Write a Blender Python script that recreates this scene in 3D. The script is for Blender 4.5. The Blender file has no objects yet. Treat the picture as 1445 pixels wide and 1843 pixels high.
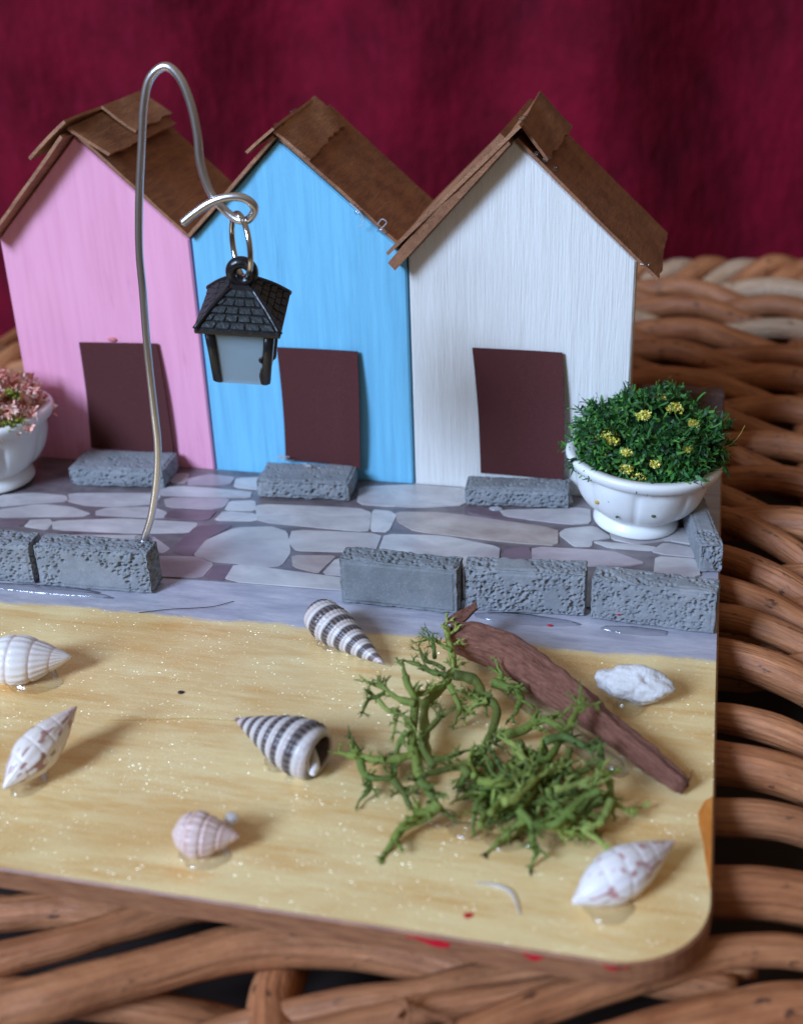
import bpy, math, random
import numpy as np
from mathutils import Vector, Matrix, Euler

# ------------------------------------------------------------------ scene, camera, light (1 unit = 1 cm)
S = bpy.context.scene
S.unit_settings.system = 'METRIC'
S.unit_settings.scale_length = 0.01
C = S.collection
rng = np.random.default_rng(7)
random.seed(7)

cam = bpy.data.cameras.new('camera')
cam.sensor_fit = 'HORIZONTAL'
cam.sensor_width = 36.0
cam.lens = 2232.36 / 1445.0 * 36.0
cam.clip_start, cam.clip_end = 0.5, 400.0
cam.dof.use_dof = True
cam.dof.focus_distance = 19.7
cam.dof.aperture_fstop = 0.275
cam_o = bpy.data.objects.new('camera', cam)
C.objects.link(cam_o)
_y, _p, _r = 0.252, 0.465, -0.038
_f = Vector((-math.sin(_y) * math.cos(_p), math.cos(_y) * math.cos(_p), -math.sin(_p)))
_rt = Vector((math.cos(_y), math.sin(_y), 0)); _up = _rt.cross(_f)
_r2 = _rt * math.cos(_r) + _up * math.sin(_r); _u2 = -_rt * math.sin(_r) + _up * math.cos(_r)
_m = Matrix((( _r2.x, _u2.x, -_f.x, -0.627), (_r2.y, _u2.y, -_f.y, -9.844), (_r2.z, _u2.z, -_f.z, 10.32), (0, 0, 0, 1)))
cam_o.matrix_world = _m
S.camera = cam_o

world = bpy.data.worlds.new('World'); S.world = world; world.use_nodes = True
wt = world.node_tree; wt.nodes.clear()
_o = wt.nodes.new('ShaderNodeOutputWorld'); _b = wt.nodes.new('ShaderNodeBackground')
_tc = wt.nodes.new('ShaderNodeTexCoord'); _sx = wt.nodes.new('ShaderNodeSeparateXYZ'); _cr = wt.nodes.new('ShaderNodeValToRGB')
_mr = wt.nodes.new('ShaderNodeMapRange'); _mr.inputs[1].default_value = -1; _mr.inputs[2].default_value = 1
wt.links.new(_tc.outputs['Generated'], _sx.inputs[0]); wt.links.new(_sx.outputs[2], _mr.inputs[0]); wt.links.new(_mr.outputs[0], _cr.inputs[0])
_cr.color_ramp.elements[0].color = (0.20, 0.14, 0.10, 1); _cr.color_ramp.elements[1].color = (0.80, 0.66, 0.52, 1)
_cr.color_ramp.elements[0].position = 0.35
wt.links.new(_cr.outputs[0], _b.inputs[0]); _b.inputs[1].default_value = 0.34
wt.links.new(_b.outputs[0], _o.inputs[0])

# the window of the room: a soft daylight panel, front left and above
_d = Vector((0.50, 0.76, -0.54)).normalized()
win = bpy.data.lights.new('window_light', 'AREA'); win.shape = 'RECTANGLE'; win.size = 42; win.size_y = 54
win.color = (0.50, 0.68, 1.0); win.energy = 365000
win_o = bpy.data.objects.new('window_light', win); C.objects.link(win_o)
win_o.location = Vector((-5.5, 6, 2)) - _d * 150
win_o.rotation_euler = _d.to_track_quat('-Z', 'Y').to_euler()

S.view_settings.view_transform = 'Standard'; S.view_settings.look = 'None'
S.view_settings.exposure = 0.0; S.view_settings.gamma = 1.0; S.view_settings.use_curve_mapping = False

# ------------------------------------------------------------------ helpers
def lin(r, g, b):
    f = lambda c: (c / 255 / 12.92) if c / 255 <= 0.04045 else ((c / 255 + 0.055) / 1.055) ** 2.4
    return (f(r), f(g), f(b), 1.0)

class Mat:
    """a small node builder round one Principled material"""
    def __init__(self, name, color=(0.5, 0.5, 0.5, 1), rough=0.6, **kw):
        self.m = bpy.data.materials.new(name); self.m.use_nodes = True
        self.t = self.m.node_tree; self.b = self.t.nodes['Principled BSDF']; self.out = self.t.nodes['Material Output']
        self.b.inputs['Base Color'].default_value = color; self.b.inputs['Roughness'].default_value = rough
        for k, v in kw.items(): self.b.inputs[k.replace('_', ' ')].default_value = v
        self._c = None
    def n(self, ty, **props):
        nd = self.t.nodes.new(ty)
        for k, v in props.items(): setattr(nd, k, v)
        return nd
    def put(self, sock, v):
        if hasattr(v, 'node'): self.t.links.new(v, sock)
        else: sock.default_value = v
    def coord(self, kind='Object', scale=(1, 1, 1), rot=(0, 0, 0), loc=(0, 0, 0)):
        if kind == 'UV': c = self.n('ShaderNodeTexCoord').outputs['UV']
        else: c = self.n('ShaderNodeTexCoord').outputs[kind]
        mp = self.n('ShaderNodeMapping'); self.put(mp.inputs[0], c)
        mp.inputs['Location'].default_value = loc; mp.inputs['Rotation'].default_value = rot; mp.inputs['Scale'].default_value = scale
        return mp.outputs[0]
    def noise(self, co, scale=5, detail=4, rough=0.55, dist=0.0, out=0):
        nd = self.n('ShaderNodeTexNoise'); self.put(nd.inputs['Vector'], co)
        nd.inputs['Scale'].default_value = scale; nd.inputs['Detail'].default_value = detail
        nd.inputs['Roughness'].default_value = rough; nd.inputs['Distortion'].default_value = dist
        return nd.outputs[out]
    def voro(self, co, scale=5, out='Distance', feature='F1', rnd=1.0):
        nd = self.n('ShaderNodeTexVoronoi', feature=feature); self.put(nd.inputs['Vector'], co)
        nd.inputs['Scale'].default_value = scale; nd.inputs['Randomness'].default_value = rnd
        return nd.outputs[out]
    def ramp(self, fac, *stops):
        nd = self.n('ShaderNodeValToRGB'); self.put(nd.inputs[0], fac); e = nd.color_ramp.elements
        while len(e) < len(stops): e.new(0.5)
        for el, (p, c) in zip(e, stops):
            el.position = p; el.color = c if isinstance(c, tuple) else (c, c, c, 1)
        return nd.outputs[0]
    def mix(self, fac, a, b, mode='MIX'):
        nd = self.n('ShaderNodeMix', data_type='RGBA', blend_type=mode)
        self.put(nd.inputs[0], fac); self.put(nd.inputs[6], a); self.put(nd.inputs[7], b)
        return nd.outputs[2]
    def math(self, op, a, b=0.0, c=0.0, clamp=False):
        nd = self.n('ShaderNodeMath', operation=op, use_clamp=clamp)
        for i, v in enumerate((a, b, c)): self.put(nd.inputs[i], v)
        return nd.outputs[0]
    def sep(self, v):
        nd = self.n('ShaderNodeSeparateXYZ'); self.put(nd.inputs[0], v); return nd.outputs
    def attr(self, name, out='Color'):
        nd = self.n('ShaderNodeAttribute', attribute_name=name); return nd.outputs[out]
    def rand(self): return self.n('ShaderNodeObjectInfo').outputs['Random']
    def color(self, v): self.put(self.b.inputs['Base Color'], v)
    def rough(self, v): self.put(self.b.inputs['Roughness'], v)
    def bump(self, h, strength=0.5, dist=0.05, prev=None):
        nd = self.n('ShaderNodeBump'); self.put(nd.inputs['Height'], h)
        nd.inputs['Strength'].default_value = strength; nd.inputs['Distance'].default_value = dist
        if prev is not None: self.put(nd.inputs['Normal'], prev)
        self.put(self.b.inputs['Normal'], nd.outputs[0]); return nd.outputs[0]

def _hash(i, j, k, seed):
    h = (i * 374761393 + j * 668265263 + k * 2147483647 + seed * 1274126177) & 0xffffffff
    h = ((h ^ (h >> 13)) * 1274126177) & 0xffffffff
    return ((h ^ (h >> 16)) & 0xffff) / 65535.0
def vnoise(P, scale=1.0, seed=0, octaves=1):
    """value noise in -1..1 for an (n,3) array"""
    P = np.asarray(P, float); tot = np.zeros(len(P)); amp, nrm = 1.0, 0.0
    for o in range(octaves):
        Q = P * scale + 57.3; I = np.floor(Q).astype(np.int64); F = Q - I; F = F * F * (3 - 2 * F); v = 0
        for dx in (0, 1):
            for dy in (0, 1):
                for dz in (0, 1):
                    w = (F[:, 0] if dx else 1 - F[:, 0]) * (F[:, 1] if dy else 1 - F[:, 1]) * (F[:, 2] if dz else 1 - F[:, 2])
                    v = v + w * _hash(I[:, 0] + dx, I[:, 1] + dy, I[:, 2] + dz, seed + o)
        tot += amp * (v * 2 - 1); nrm += amp; amp *= 0.5; scale *= 2.03
    return tot / nrm

def setparent(o, parent):
    if parent is not None:
        o.parent = parent
        if parent.type == 'EMPTY': o.matrix_parent_inverse = Matrix.Translation(-parent.location)

def mesh(name, V, F, mat, parent=None, smooth=True, cols=None, uv=None, fmat=None):
    """one mesh object; coordinates are given in world centimetres"""
    me = bpy.data.meshes.new(name)
    V = np.asarray(V, float)
    me.from_pydata(V.tolist(), [], F if isinstance(F, list) else F.tolist())
    mats = mat if isinstance(mat, (list, tuple)) else [mat]
    for m in mats: me.materials.append(m.m)
    if fmat is not None: me.polygons.foreach_set('material_index', np.asarray(fmat, np.int32))
    me.polygons.foreach_set('use_smooth', np.full(len(me.polygons), bool(smooth)))
    if cols is not None:
        a = me.color_attributes.new('tint', 'FLOAT_COLOR', 'POINT')
        c4 = np.ones((len(V), 4)); c4[:, :3] = cols
        a.data.foreach_set('color', c4.ravel())
    if uv is not None:
        l = me.uv_layers.new(name='UVMap'); vi = np.empty(len(me.loops), np.int32); me.loops.foreach_get('vertex_index', vi)
        l.data.foreach_set('uv', np.asarray(uv, float)[vi].ravel())
    me.update()
    o = bpy.data.objects.new(name, me); C.objects.link(o); setparent(o, parent)
    return o

def tag(o, label, cat, group=None, kind=None):
    o['label'] = label; o['category'] = cat
    if group: o['group'] = group
    if kind: o['kind'] = kind
    return o
def thing(name, loc, label, cat, group=None):
    o = bpy.data.objects.new(name, None); o.empty_display_size = 0.3; C.objects.link(o); o.location = loc
    return tag(o, label, cat, group)

def smooth_path(P, n, R=None):
    """Catmull-Rom through P, resampled to n points"""
    P = np.asarray(P, float); k = len(P)
    Q = np.vstack([2 * P[0] - P[1], P, 2 * P[-1] - P[-2]])
    t = np.linspace(0, k - 1 - 1e-9, n); i = t.astype(int); u = (t - i)[:, None]
    a, b, c, d = Q[i], Q[i + 1], Q[i + 2], Q[i + 3]
    out = 0.5 * (2 * b + (c - a) * u + (2 * a - 5 * b + 4 * c - d) * u ** 2 + (3 * b - a - 3 * c + d) * u ** 3)
    if R is None: return out
    return out, np.interp(t, np.arange(k), R)

def tube_data(P, R, sides=10, cap=True):
    P = np.asarray(P, float); n = len(P); R = np.broadcast_to(np.asarray(R, float), (n,))
    T = np.gradient(P, axis=0); T /= np.linalg.norm(T, axis=1)[:, None] + 1e-12
    ref = np.array([0, 0, 1.0]) if abs(T[0, 2]) < 0.9 else np.array([0, 1.0, 0])
    N = np.cross(T[0], ref); N /= np.linalg.norm(N); Ns = []
    for i in range(n):
        N = N - T[i] * (N @ T[i]); N /= np.linalg.norm(N) + 1e-12; Ns.append(N)
    N = np.array(Ns); B = np.cross(T, N)
    th = np.linspace(0, 2 * np.pi, sides, endpoint=False)
    D = N[:, None, :] * np.cos(th)[None, :, None] + B[:, None, :] * np.sin(th)[None, :, None]
    V = (P[:, None, :] + D * R[:, None, None]).reshape(-1, 3)
    F = []
    for i in range(n - 1):
        for j in range(sides):
            F.append((i * sides + j, i * sides + (j + 1) % sides, (i + 1) * sides + (j + 1) % sides, (i + 1) * sides + j))
    if cap:
        F.append(tuple(range(sides - 1, -1, -1))); F.append(tuple((n - 1) * sides + j for j in range(sides)))
    L = np.concatenate([[0], np.cumsum(np.linalg.norm(np.diff(P, axis=0), axis=1))])
    uv = np.stack([np.tile(np.abs(np.linspace(-1, 1, sides, endpoint=False)), n), np.repeat(L, sides)], 1)
    return V, F, uv, D.reshape(-1, 3)
def tube(name, P, R, mat, parent=None, sides=10, n=None, jitter=0.0, seed=0):
    if n: P, R = smooth_path(P, n, np.broadcast_to(np.asarray(R, float), (len(P),)))
    V, F, uv, D = tube_data(P, R, sides)
    if jitter: V = V + D * (vnoise(V, 1.6, seed, 2) * jitter)[:, None]
    return mesh(name, V, F, mat, parent, uv=uv)

def join(parts):
    V, F, o = [], [], 0
    for v, f in parts:
        V.append(np.asarray(v)); F += [tuple(i + o for i in q) for q in f]; o += len(v)
    return np.vstack(V), F

def block_data(size, step, rad):
    """lattice box (size, centred in x and y, standing on z=0) with rounded edges"""
    nx, ny, nz = [max(2, int(round(s / step))) for s in size]
    idx = {}; V = []; F = []
    def vid(i, j, k):
        key = (i, j, k)
        if key not in idx:
            idx[key] = len(V); V.append(((i / nx - .5) * size[0], (j / ny - .5) * size[1], (k / nz - .5) * size[2]))
        return idx[key]
    for i in range(nx):
        for j in range(ny):
            F.append((vid(i, j, 0), vid(i, j + 1, 0), vid(i + 1, j + 1, 0), vid(i + 1, j, 0)))
            F.append((vid(i, j, nz), vid(i + 1, j, nz), vid(i + 1, j + 1, nz), vid(i, j + 1, nz)))
    for i in range(nx):
        for k in range(nz):
            F.append((vid(i, 0, k), vid(i + 1, 0, k), vid(i + 1, 0, k + 1), vid(i, 0, k + 1)))
            F.append((vid(i, ny, k), vid(i, ny, k + 1), vid(i + 1, ny, k + 1), vid(i + 1, ny, k)))
    for j in range(ny):
        for k in range(nz):
            F.append((vid(0, j, k), vid(0, j, k + 1), vid(0, j + 1, k + 1), vid(0, j + 1, k)))
            F.append((vid(nx, j, k), vid(nx, j + 1, k), vid(nx, j + 1, k + 1), vid(nx, j, k + 1)))
    V = np.array(V); h = np.array(size) / 2
    core = np.clip(V, -(h - rad), h - rad); d = V - core; l = np.linalg.norm(d, axis=1)[:, None]
    N = np.where(l > 1e-9, d / np.maximum(l, 1e-9), 0)
    Vr = np.where(l > rad, core + N * rad, V)
    return Vr, F, N

def sheet_quad(c4, nu, nv, thick, fn=None, nrm=None):
    """curved thin panel over corners TL,TR,BR,BL with thickness along nrm; fn(u,v)->offset along nrm"""
    c4 = np.asarray(c4, float); n = np.asarray(nrm, float); n /= np.linalg.norm(n)
    u, v = np.meshgrid(np.linspace(0, 1, nu), np.linspace(0, 1, nv)); u, v = u.ravel(), v.ravel()
    P = (c4[0] * ((1 - u) * (1 - v))[:, None] + c4[1] * (u * (1 - v))[:, None] + c4[2] * (u * v)[:, None] + c4[3] * ((1 - u) * v)[:, None])
    off = fn(u, v) if fn else np.zeros(len(u))
    A = P + n * (off + (thick(u, v) if callable(thick) else thick))[:, None]; B = P + n * off[:, None]
    k = nu * nv; V = np.vstack([A, B]); F = []
    for j in range(nv - 1):
        for i in range(nu - 1):
            a = j * nu + i; F.append((a, a + nu, a + nu + 1, a + 1)); F.append((k + a, k + a + 1, k + a + nu + 1, k + a + nu))
    rim = [i for i in range(nu)] + [j * nu + nu - 1 for j in range(1, nv)] + [(nv - 1) * nu + i for i in range(nu - 2, -1, -1)] + [j * nu for j in range(nv - 2, 0, -1)]
    for a, b in zip(rim, rim[1:] + rim[:1]): F.append((a, b, k + b, k + a))
    return V, F, np.vstack([np.stack([u, v], 1)] * 2)

def prism(poly, z0, z1):
    n = len(poly); V = [(x, y, z0) for x, y in poly] + [(x, y, z1) for x, y in poly]
    F = [tuple(range(n - 1, -1, -1)), tuple(range(n, 2 * n))] + [(i, (i + 1) % n, n + (i + 1) % n, n + i) for i in range(n)]
    return np.array(V, float), F

def blob(name, c, size, mat, parent, seed=0, rough=0.15, nu=20, nv=12, flat=-0.03):
    u, v = np.meshgrid(np.linspace(0, 2 * np.pi, nu, endpoint=False), np.linspace(0, np.pi, nv)); u, v = u.ravel(), v.ravel()
    D = np.stack([np.cos(u) * np.sin(v), np.sin(u) * np.sin(v), np.cos(v)], 1)
    r = 1 + rough * vnoise(D * 1.0 + seed * 3.1, 1.7, seed, 3)
    V = D * r[:, None] * np.asarray(size) + np.asarray(c)
    if flat is not None: V[:, 2] = np.maximum(V[:, 2], flat)
    F = [(j * nu + i, (j + 1) * nu + i, (j + 1) * nu + (i + 1) % nu, j * nu + (i + 1) % nu) for j in range(nv - 1) for i in range(nu)]
    return mesh(name, V, F, mat, parent)

# ------------------------------------------------------------------ materials
def painted_wood(name, rgb, rgb2, streak=0.5, bump=0.35, seed=0.0):
    m = Mat(name, rough=0.5)
    co = m.coord('Object', (1, 1, 0.05), loc=(seed, 0, 0)); g1 = m.noise(co, 7, 5, 0.6); g2 = m.noise(co, 34, 3, 0.6)
    blot = m.noise(m.coord('Object', (1, 1, 0.3), loc=(seed, 2, 0)), 0.9, 5, 0.65, 0.6)
    thin = m.noise(m.coord('Object', (1, 1, 0.1), loc=(seed * 2, 5, 0)), 2.6, 5, 0.7, 0.3)
    c = m.mix(m.ramp(g1, (0.40, 0.0), (0.70, streak)), rgb, rgb2)
    c = m.mix(m.ramp(blot, (0.45, 0.0), (0.75, 0.35)), c, tuple(min(1, x * 1.15) for x in rgb[:3]) + (1,))
    c = m.mix(m.ramp(thin, (0.62, 0.0), (0.74, 0.45)), c, tuple(x * 0.72 for x in rgb2[:3]) + (1,))
    m.color(c)
    h = m.math('ADD', m.math('MULTIPLY', g2, 0.5), m.math('MULTIPLY', g1, 0.6))
    n1 = m.bump(h, bump, 0.05)
    m.bump(m.noise(m.coord('Object'), 26, 3, 0.6), 0.10, 0.03, n1)
    return m
M_PINK = painted_wood('pink_paint', lin(246, 168, 194), lin(226, 140, 170), 0.45, 0.12, 3.0)
M_BLUE = painted_wood('blue_paint', lin(122, 198, 230), lin(92, 160, 196), 0.55, 0.2, 11.0)
M_WHITE = painted_wood('white_paint', lin(234, 232, 226), lin(216, 212, 204), 0.45, 0.6, 23.0)
M_BAREWOOD = Mat('bare_wood', lin(196, 160, 112), 0.7)

def veneer(name, a, b, seed):
    m = Mat(name, rough=0.62)
    co = m.coord('Object', (1, 0.16, 1), rot=(0, 0, 0.12), loc=(seed, 0, 0)); g = m.noise(co, 9, 6, 0.65, 0.4); g2 = m.noise(m.coord('Object', (1, 0.1, 1), rot=(0, 0, .12)), 40, 3, 0.6)
    blot = m.noise(m.coord('Object', loc=(0, seed, 0)), 1.6, 3, 0.5)
    c = m.mix(m.ramp(g, (0.3, 0.0), (0.72, 1.0)), a, b)
    c = m.mix(m.ramp(blot, (0.35, 0.0), (0.75, 0.5)), c, tuple(x * 1.35 for x in b[:3]) + (1,))
    m.color(c); m.bump(m.math('ADD', g, m.math('MULTIPLY', g2, 0.7)), 0.55, 0.04)
    return m
M_ROOF = veneer('brown_veneer', lin(108, 68, 46), lin(162, 110, 74), 1.0)
M_ROOF2 = veneer('brown_veneer_cap', lin(122, 80, 56), lin(178, 126, 90), 8.0)

M_DOOR = Mat('maroon_card', lin(84, 52, 56), 0.9, Specular_IOR_Level=0.2)
_c = M_DOOR.noise(M_DOOR.coord('Object'), 45, 3, 0.7)
M_DOOR.color(M_DOOR.mix(M_DOOR.ramp(_c, (0.35, 0.0), (0.75, 1.0)), lin(78, 40, 40), lin(98, 54, 52)))
M_DOOR.bump(_c, 0.25, 0.02)

def porous(name, a, b, seed):
    m = Mat(name, rough=0.82)
    n1 = m.noise(m.coord('Object', loc=(seed, 0, 0)), 2.2, 5, 0.6); n2 = m.noise(m.coord('Object'), 30, 4, 0.7)
    c = m.mix(m.ramp(n1, (0.35, 0.0), (0.7, 1.0)), a, b)
    c = m.mix(m.ramp(n2, (0.56, 0.0), (0.76, 0.55)), c, lin(186, 186, 190))
    c = m.mix(m.ramp(m.noise(m.coord('Object', loc=(5, seed, 1)), 3.4, 4, 0.65), (0.56, 0.0), (0.8, 0.45)), c, lin(160, 150, 148))
    m.color(c); m.bump(n2, 0.35, 0.03); return m
M_BRICK = porous('porous_grey_stone', lin(124, 127, 130), lin(148, 150, 152), 1.0)
M_BRICK_SHADE = porous('shaded_grey_stone', lin(88, 66, 60), lin(112, 86, 78), 4.0)  # back brick: shadow of the white house put into a darker colour
M_BRICK_S = porous('smooth_grey_stone', lin(114, 118, 120), lin(130, 134, 136), 7.0)

M_WHITEPOT = Mat('white_plastic', lin(240, 240, 236), 0.32)
_n = M_WHITEPOT.noise(M_WHITEPOT.coord('Object'), 5, 5, 0.65)
M_WHITEPOT.color(M_WHITEPOT.mix(M_WHITEPOT.ramp(_n, (0.6, 0.0), (0.85, 0.4)), lin(240, 240, 236), lin(222, 208, 172)))
M_WHITEPOT.b.inputs['Subsurface Weight'].default_value = 0.15; M_WHITEPOT.b.inputs['Subsurface Radius'].default_value = (0.1, 0.08, 0.06)
M_FLECK_O = Mat('ochre_fleck', lin(196, 168, 74), 0.7); M_FLECK_G = Mat('green_fleck', lin(62, 92, 52), 0.7)

def tinted(name, rough=0.6, **kw):
    m = Mat(name, rough=rough, **kw); m.color(m.attr('tint')); return m
M_LEAF = tinted('flock_leaf', 0.55); M_LEAF.b.inputs['Subsurface Weight'].default_value = 0.0
M_FLOWER = tinted('flock_flower', 0.7)
M_MOSS = tinted('moss', 0.65)
M_MOSS.bump(M_MOSS.noise(M_MOSS.coord('Object'), 22, 4, 0.65), 0.6, 0.05)
M_SHELL = tinted('shell', 0.34); M_SHELL.b.inputs['Subsurface Weight'].default_value = 0.12; M_SHELL.b.inputs['Subsurface Radius'].default_value = (0.08, 0.06, 0.05)
M_SHELL.bump(M_SHELL.noise(M_SHELL.coord('Object'), 30, 3, 0.6), 0.18, 0.02)
M_CORAL = Mat('white_coral', lin(212, 210, 206), 0.75)
_n = M_CORAL.noise(M_CORAL.coord('Object'), 14, 4, 0.65); M_CORAL.bump(_n, 0.8, 0.04)
M_CORAL.color(M_CORAL.mix(M_CORAL.ramp(M_CORAL.noise(M_CORAL.coord('Object', loc=(4, 0, 0)), 5, 4, 0.6), (0.55, 0.0), (0.75, 0.8)), lin(218, 214, 210), lin(168, 148, 138)))

M_WIRE = Mat('silver_wire', lin(226, 224, 226), 0.30, Metallic=1.0)
M_WIRE.bump(M_WIRE.noise(M_WIRE.coord('Object', (1, 1, 0.25)), 16, 3, 0.6), 0.10, 0.03)
M_RING = Mat('jump_ring_metal', lin(206, 198, 188), 0.14, Metallic=1.0)
M_BLACK = Mat('black_plastic', lin(26, 26, 29), 0.28)
M_BLACK.bump(M_BLACK.noise(M_BLACK.coord('Object'), 9, 4, 0.6), 0.25, 0.04)
M_SHINGLE = Mat('black_shingle', lin(44, 50, 52), 0.38)
M_SHINGLE.bump(M_SHINGLE.noise(M_SHINGLE.coord('Object'), 18, 4, 0.6), 0.5, 0.04)
M_PANE = Mat('milky_pane', lin(190, 208, 216), 0.42, Transmission_Weight=0.55, IOR=1.15)
M_PANE.bump(M_PANE.noise(M_PANE.coord('Object'), 4, 3, 0.5), 0.1, 0.03)
def clear(name, tint, rough, base):
    m = Mat(name); fr = m.n('ShaderNodeLayerWeight'); fr.inputs[0].default_value = 0.5
    tr = m.n('ShaderNodeBsdfTransparent'); tr.inputs[0].default_value = tint; gl = m.n('ShaderNodeBsdfGlossy'); gl.inputs['Roughness'].default_value = rough
    ms = m.n('ShaderNodeMixShader'); m.put(ms.inputs[0], m.math('MULTIPLY_ADD', m.math('POWER', fr.outputs['Facing'], 2.5), 0.7, base, clamp=True)); m.put(ms.inputs[1], tr.outputs[0]); m.put(ms.inputs[2], gl.outputs[0]); m.put(m.out.inputs['Surface'], ms.outputs[0])
    bp = m.n('ShaderNodeBump'); m.put(bp.inputs['Height'], m.noise(m.coord('Object'), 7, 3, 0.5)); bp.inputs['Strength'].default_value = .35; bp.inputs['Distance'].default_value = .06; m.put(gl.inputs['Normal'], bp.outputs[0]); m.put(fr.inputs['Normal'], bp.outputs[0])
    return m
M_GLUE = clear('clear_glue', (0.90, 0.91, 0.93, 1), 0.14, 0.09)
M_GLUEW = Mat('cloudy_glue', lin(205, 206, 212), 0.2, Alpha=0.45)
M_RED = Mat('red_paint', lin(196, 30, 48), 0.3); M_ORANGE = Mat('orange_paint', lin(214, 130, 52), 0.38)
M_ORANGE.color(M_ORANGE.mix(M_ORANGE.ramp(M_ORANGE.noise(M_ORANGE.coord('Object', (1, .3, 1)), 8, 4, 0.6), (.35, 0.0), (.75, 1.0)), lin(206, 118, 42), lin(226, 150, 72)))
M_SPECK = Mat('black_speck', lin(28, 26, 28), 0.6)
M_FLUFF = Mat('pale_fibre', lin(205, 200, 198), 0.8)

# sand: pearly gold acrylic brushed along the board, grey paint behind it
M_TOP = Mat('board_paint', rough=0.42)
m = M_TOP; co = m.coord('Object'); X, Y, Z = m.sep(co)
st = m.noise(m.coord('Object', (0.16, 1.0, 1), rot=(0, 0, -0.06)), 2.6, 6, 0.62, 0.3)
st2 = m.noise(m.coord('Object', (0.12, 1.0, 1), rot=(0, 0, -0.05)), 13, 4, 0.6)
bl = m.noise(m.coord('Object', (0.5, 1, 1)), 0.8, 3, 0.5)
sand = m.mix(m.ramp(st, (0.32, 0.0), (0.56, 1.0)), lin(230, 178, 104), lin(252, 222, 158))
sand = m.mix(m.ramp(st2, (0.42, 0.0), (0.72, 0.55)), sand, lin(252, 232, 178))
sand = m.mix(m.ramp(bl, (0.36, 0.5), (0.54, 0.0)), sand, lin(220, 164, 88))
gs = m.noise(m.coord('Object', (0.25, 1, 1)), 4.5, 5, 0.65)
grey = m.mix(m.ramp(gs, (0.35, 0.0), (0.7, 1.0)), lin(160, 158, 170), lin(198, 194, 202))
grey = m.mix(m.ramp(m.noise(m.coord('Object', (0.4, 1.2, 1), loc=(3, 1, 0)), 2.4, 4, 0.6), (0.6, 0.0), (0.75, 0.6)), grey, lin(214, 206, 206))
edge = m.math('ADD', m.math('ADD', Y, m.math('MULTIPLY', m.math('SUBTRACT', m.noise(m.coord('Object', (1, 0.2, 1)), 1.3, 6, 0.6), 0.5), 0.34)), m.math('MULTIPLY', X, -0.028))
edge = m.math('ADD', edge, m.math('MULTIPLY', m.math('SUBTRACT', m.noise(m.coord('Object', (0.35, 1, 1)), 16, 4, 0.7), 0.5), 0.16))
mask = m.math('MULTIPLY_ADD', edge, 9.0, -9.0 * 6.02, clamp=True)
m.color(m.mix(mask, sand, grey))
m.put(m.b.inputs['Metallic'], m.math('MULTIPLY_ADD', mask, -0.12, 0.12))
m.bump(m.math('ADD', m.math('MULTIPLY', st2, 0.6), m.math('MULTIPLY', m.noise(m.coord('Object', (0.3, 1, 1)), 40, 3, 0.6), 0.5)), 0.28, 0.03)
# mica flakes: small facets that catch the window
fl = m.n('ShaderNodeTexVoronoi', feature='F1'); m.put(fl.inputs['Vector'], m.coord('Object', (0.5, 1, 1))); fl.inputs['Scale'].default_value = 74
fx, fy, fz = m.sep(fl.outputs['Color'])
pick = m.math('MULTIPLY', m.math('GREATER_THAN', fz, 0.35), m.math('LESS_THAN', fl.outputs['Distance'], 0.5))
clus = m.ramp(m.noise(m.coord('Object', (0.4, 1, 1), loc=(9, 0, 0)), 1.9, 3, 0.6), (0.38, 0.12), (0.62, 1.0))
pick = m.math('MULTIPLY', m.math('MULTIPLY', pick, clus), m.math('MULTIPLY_ADD', mask, -1.0, 1.0))
gl = m.n('ShaderNodeBsdfGlossy'); gl.inputs['Color'].default_value = (1.0, 0.95, 0.8, 1); gl.inputs['Roughness'].default_value = 0.30
geo = m.n('ShaderNodeNewGeometry'); cv = m.n('ShaderNodeCombineXYZ')
for i, s_ in enumerate((fx, fy)): m.put(cv.inputs[i], m.math('MULTIPLY_ADD', s_, 3.2, -1.6))
va = m.n('ShaderNodeVectorMath', operation='ADD'); m.put(va.inputs[0], geo.outputs['Normal']); m.put(va.inputs[1], cv.outputs[0])
vn = m.n('ShaderNodeVectorMath', operation='NORMALIZE'); m.put(vn.inputs[0], va.outputs[0]); m.put(gl.inputs['Normal'], vn.outputs[0])
gm = m.n('ShaderNodeMix', data_type='RGBA'); m.put(gm.inputs[0], pick); gm.inputs[6].default_value = (0, 0, 0, 1); gm.inputs[7].default_value = (.17, .16, .125, 1); m.put(gl.inputs['Color'], gm.outputs[2])
ms = m.n('ShaderNodeAddShader'); m.put(ms.inputs[0], m.b.outputs[0]); m.put(ms.inputs[1], gl.outputs[0])
m.put(m.out.inputs['Surface'], ms.outputs[0])

M_EDGE = Mat('board_edge', lin(150, 98, 66), 0.5)
_n = M_EDGE.noise(M_EDGE.coord('Object', (0.4, 1, 3)), 6, 5, 0.6)
M_EDGE.color(M_EDGE.mix(M_EDGE.ramp(_n, (0.35, 0.0), (0.7, 1.0)), lin(132, 84, 58), lin(172, 118, 80))); M_EDGE.bump(_n, 0.3, 0.04)

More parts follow.
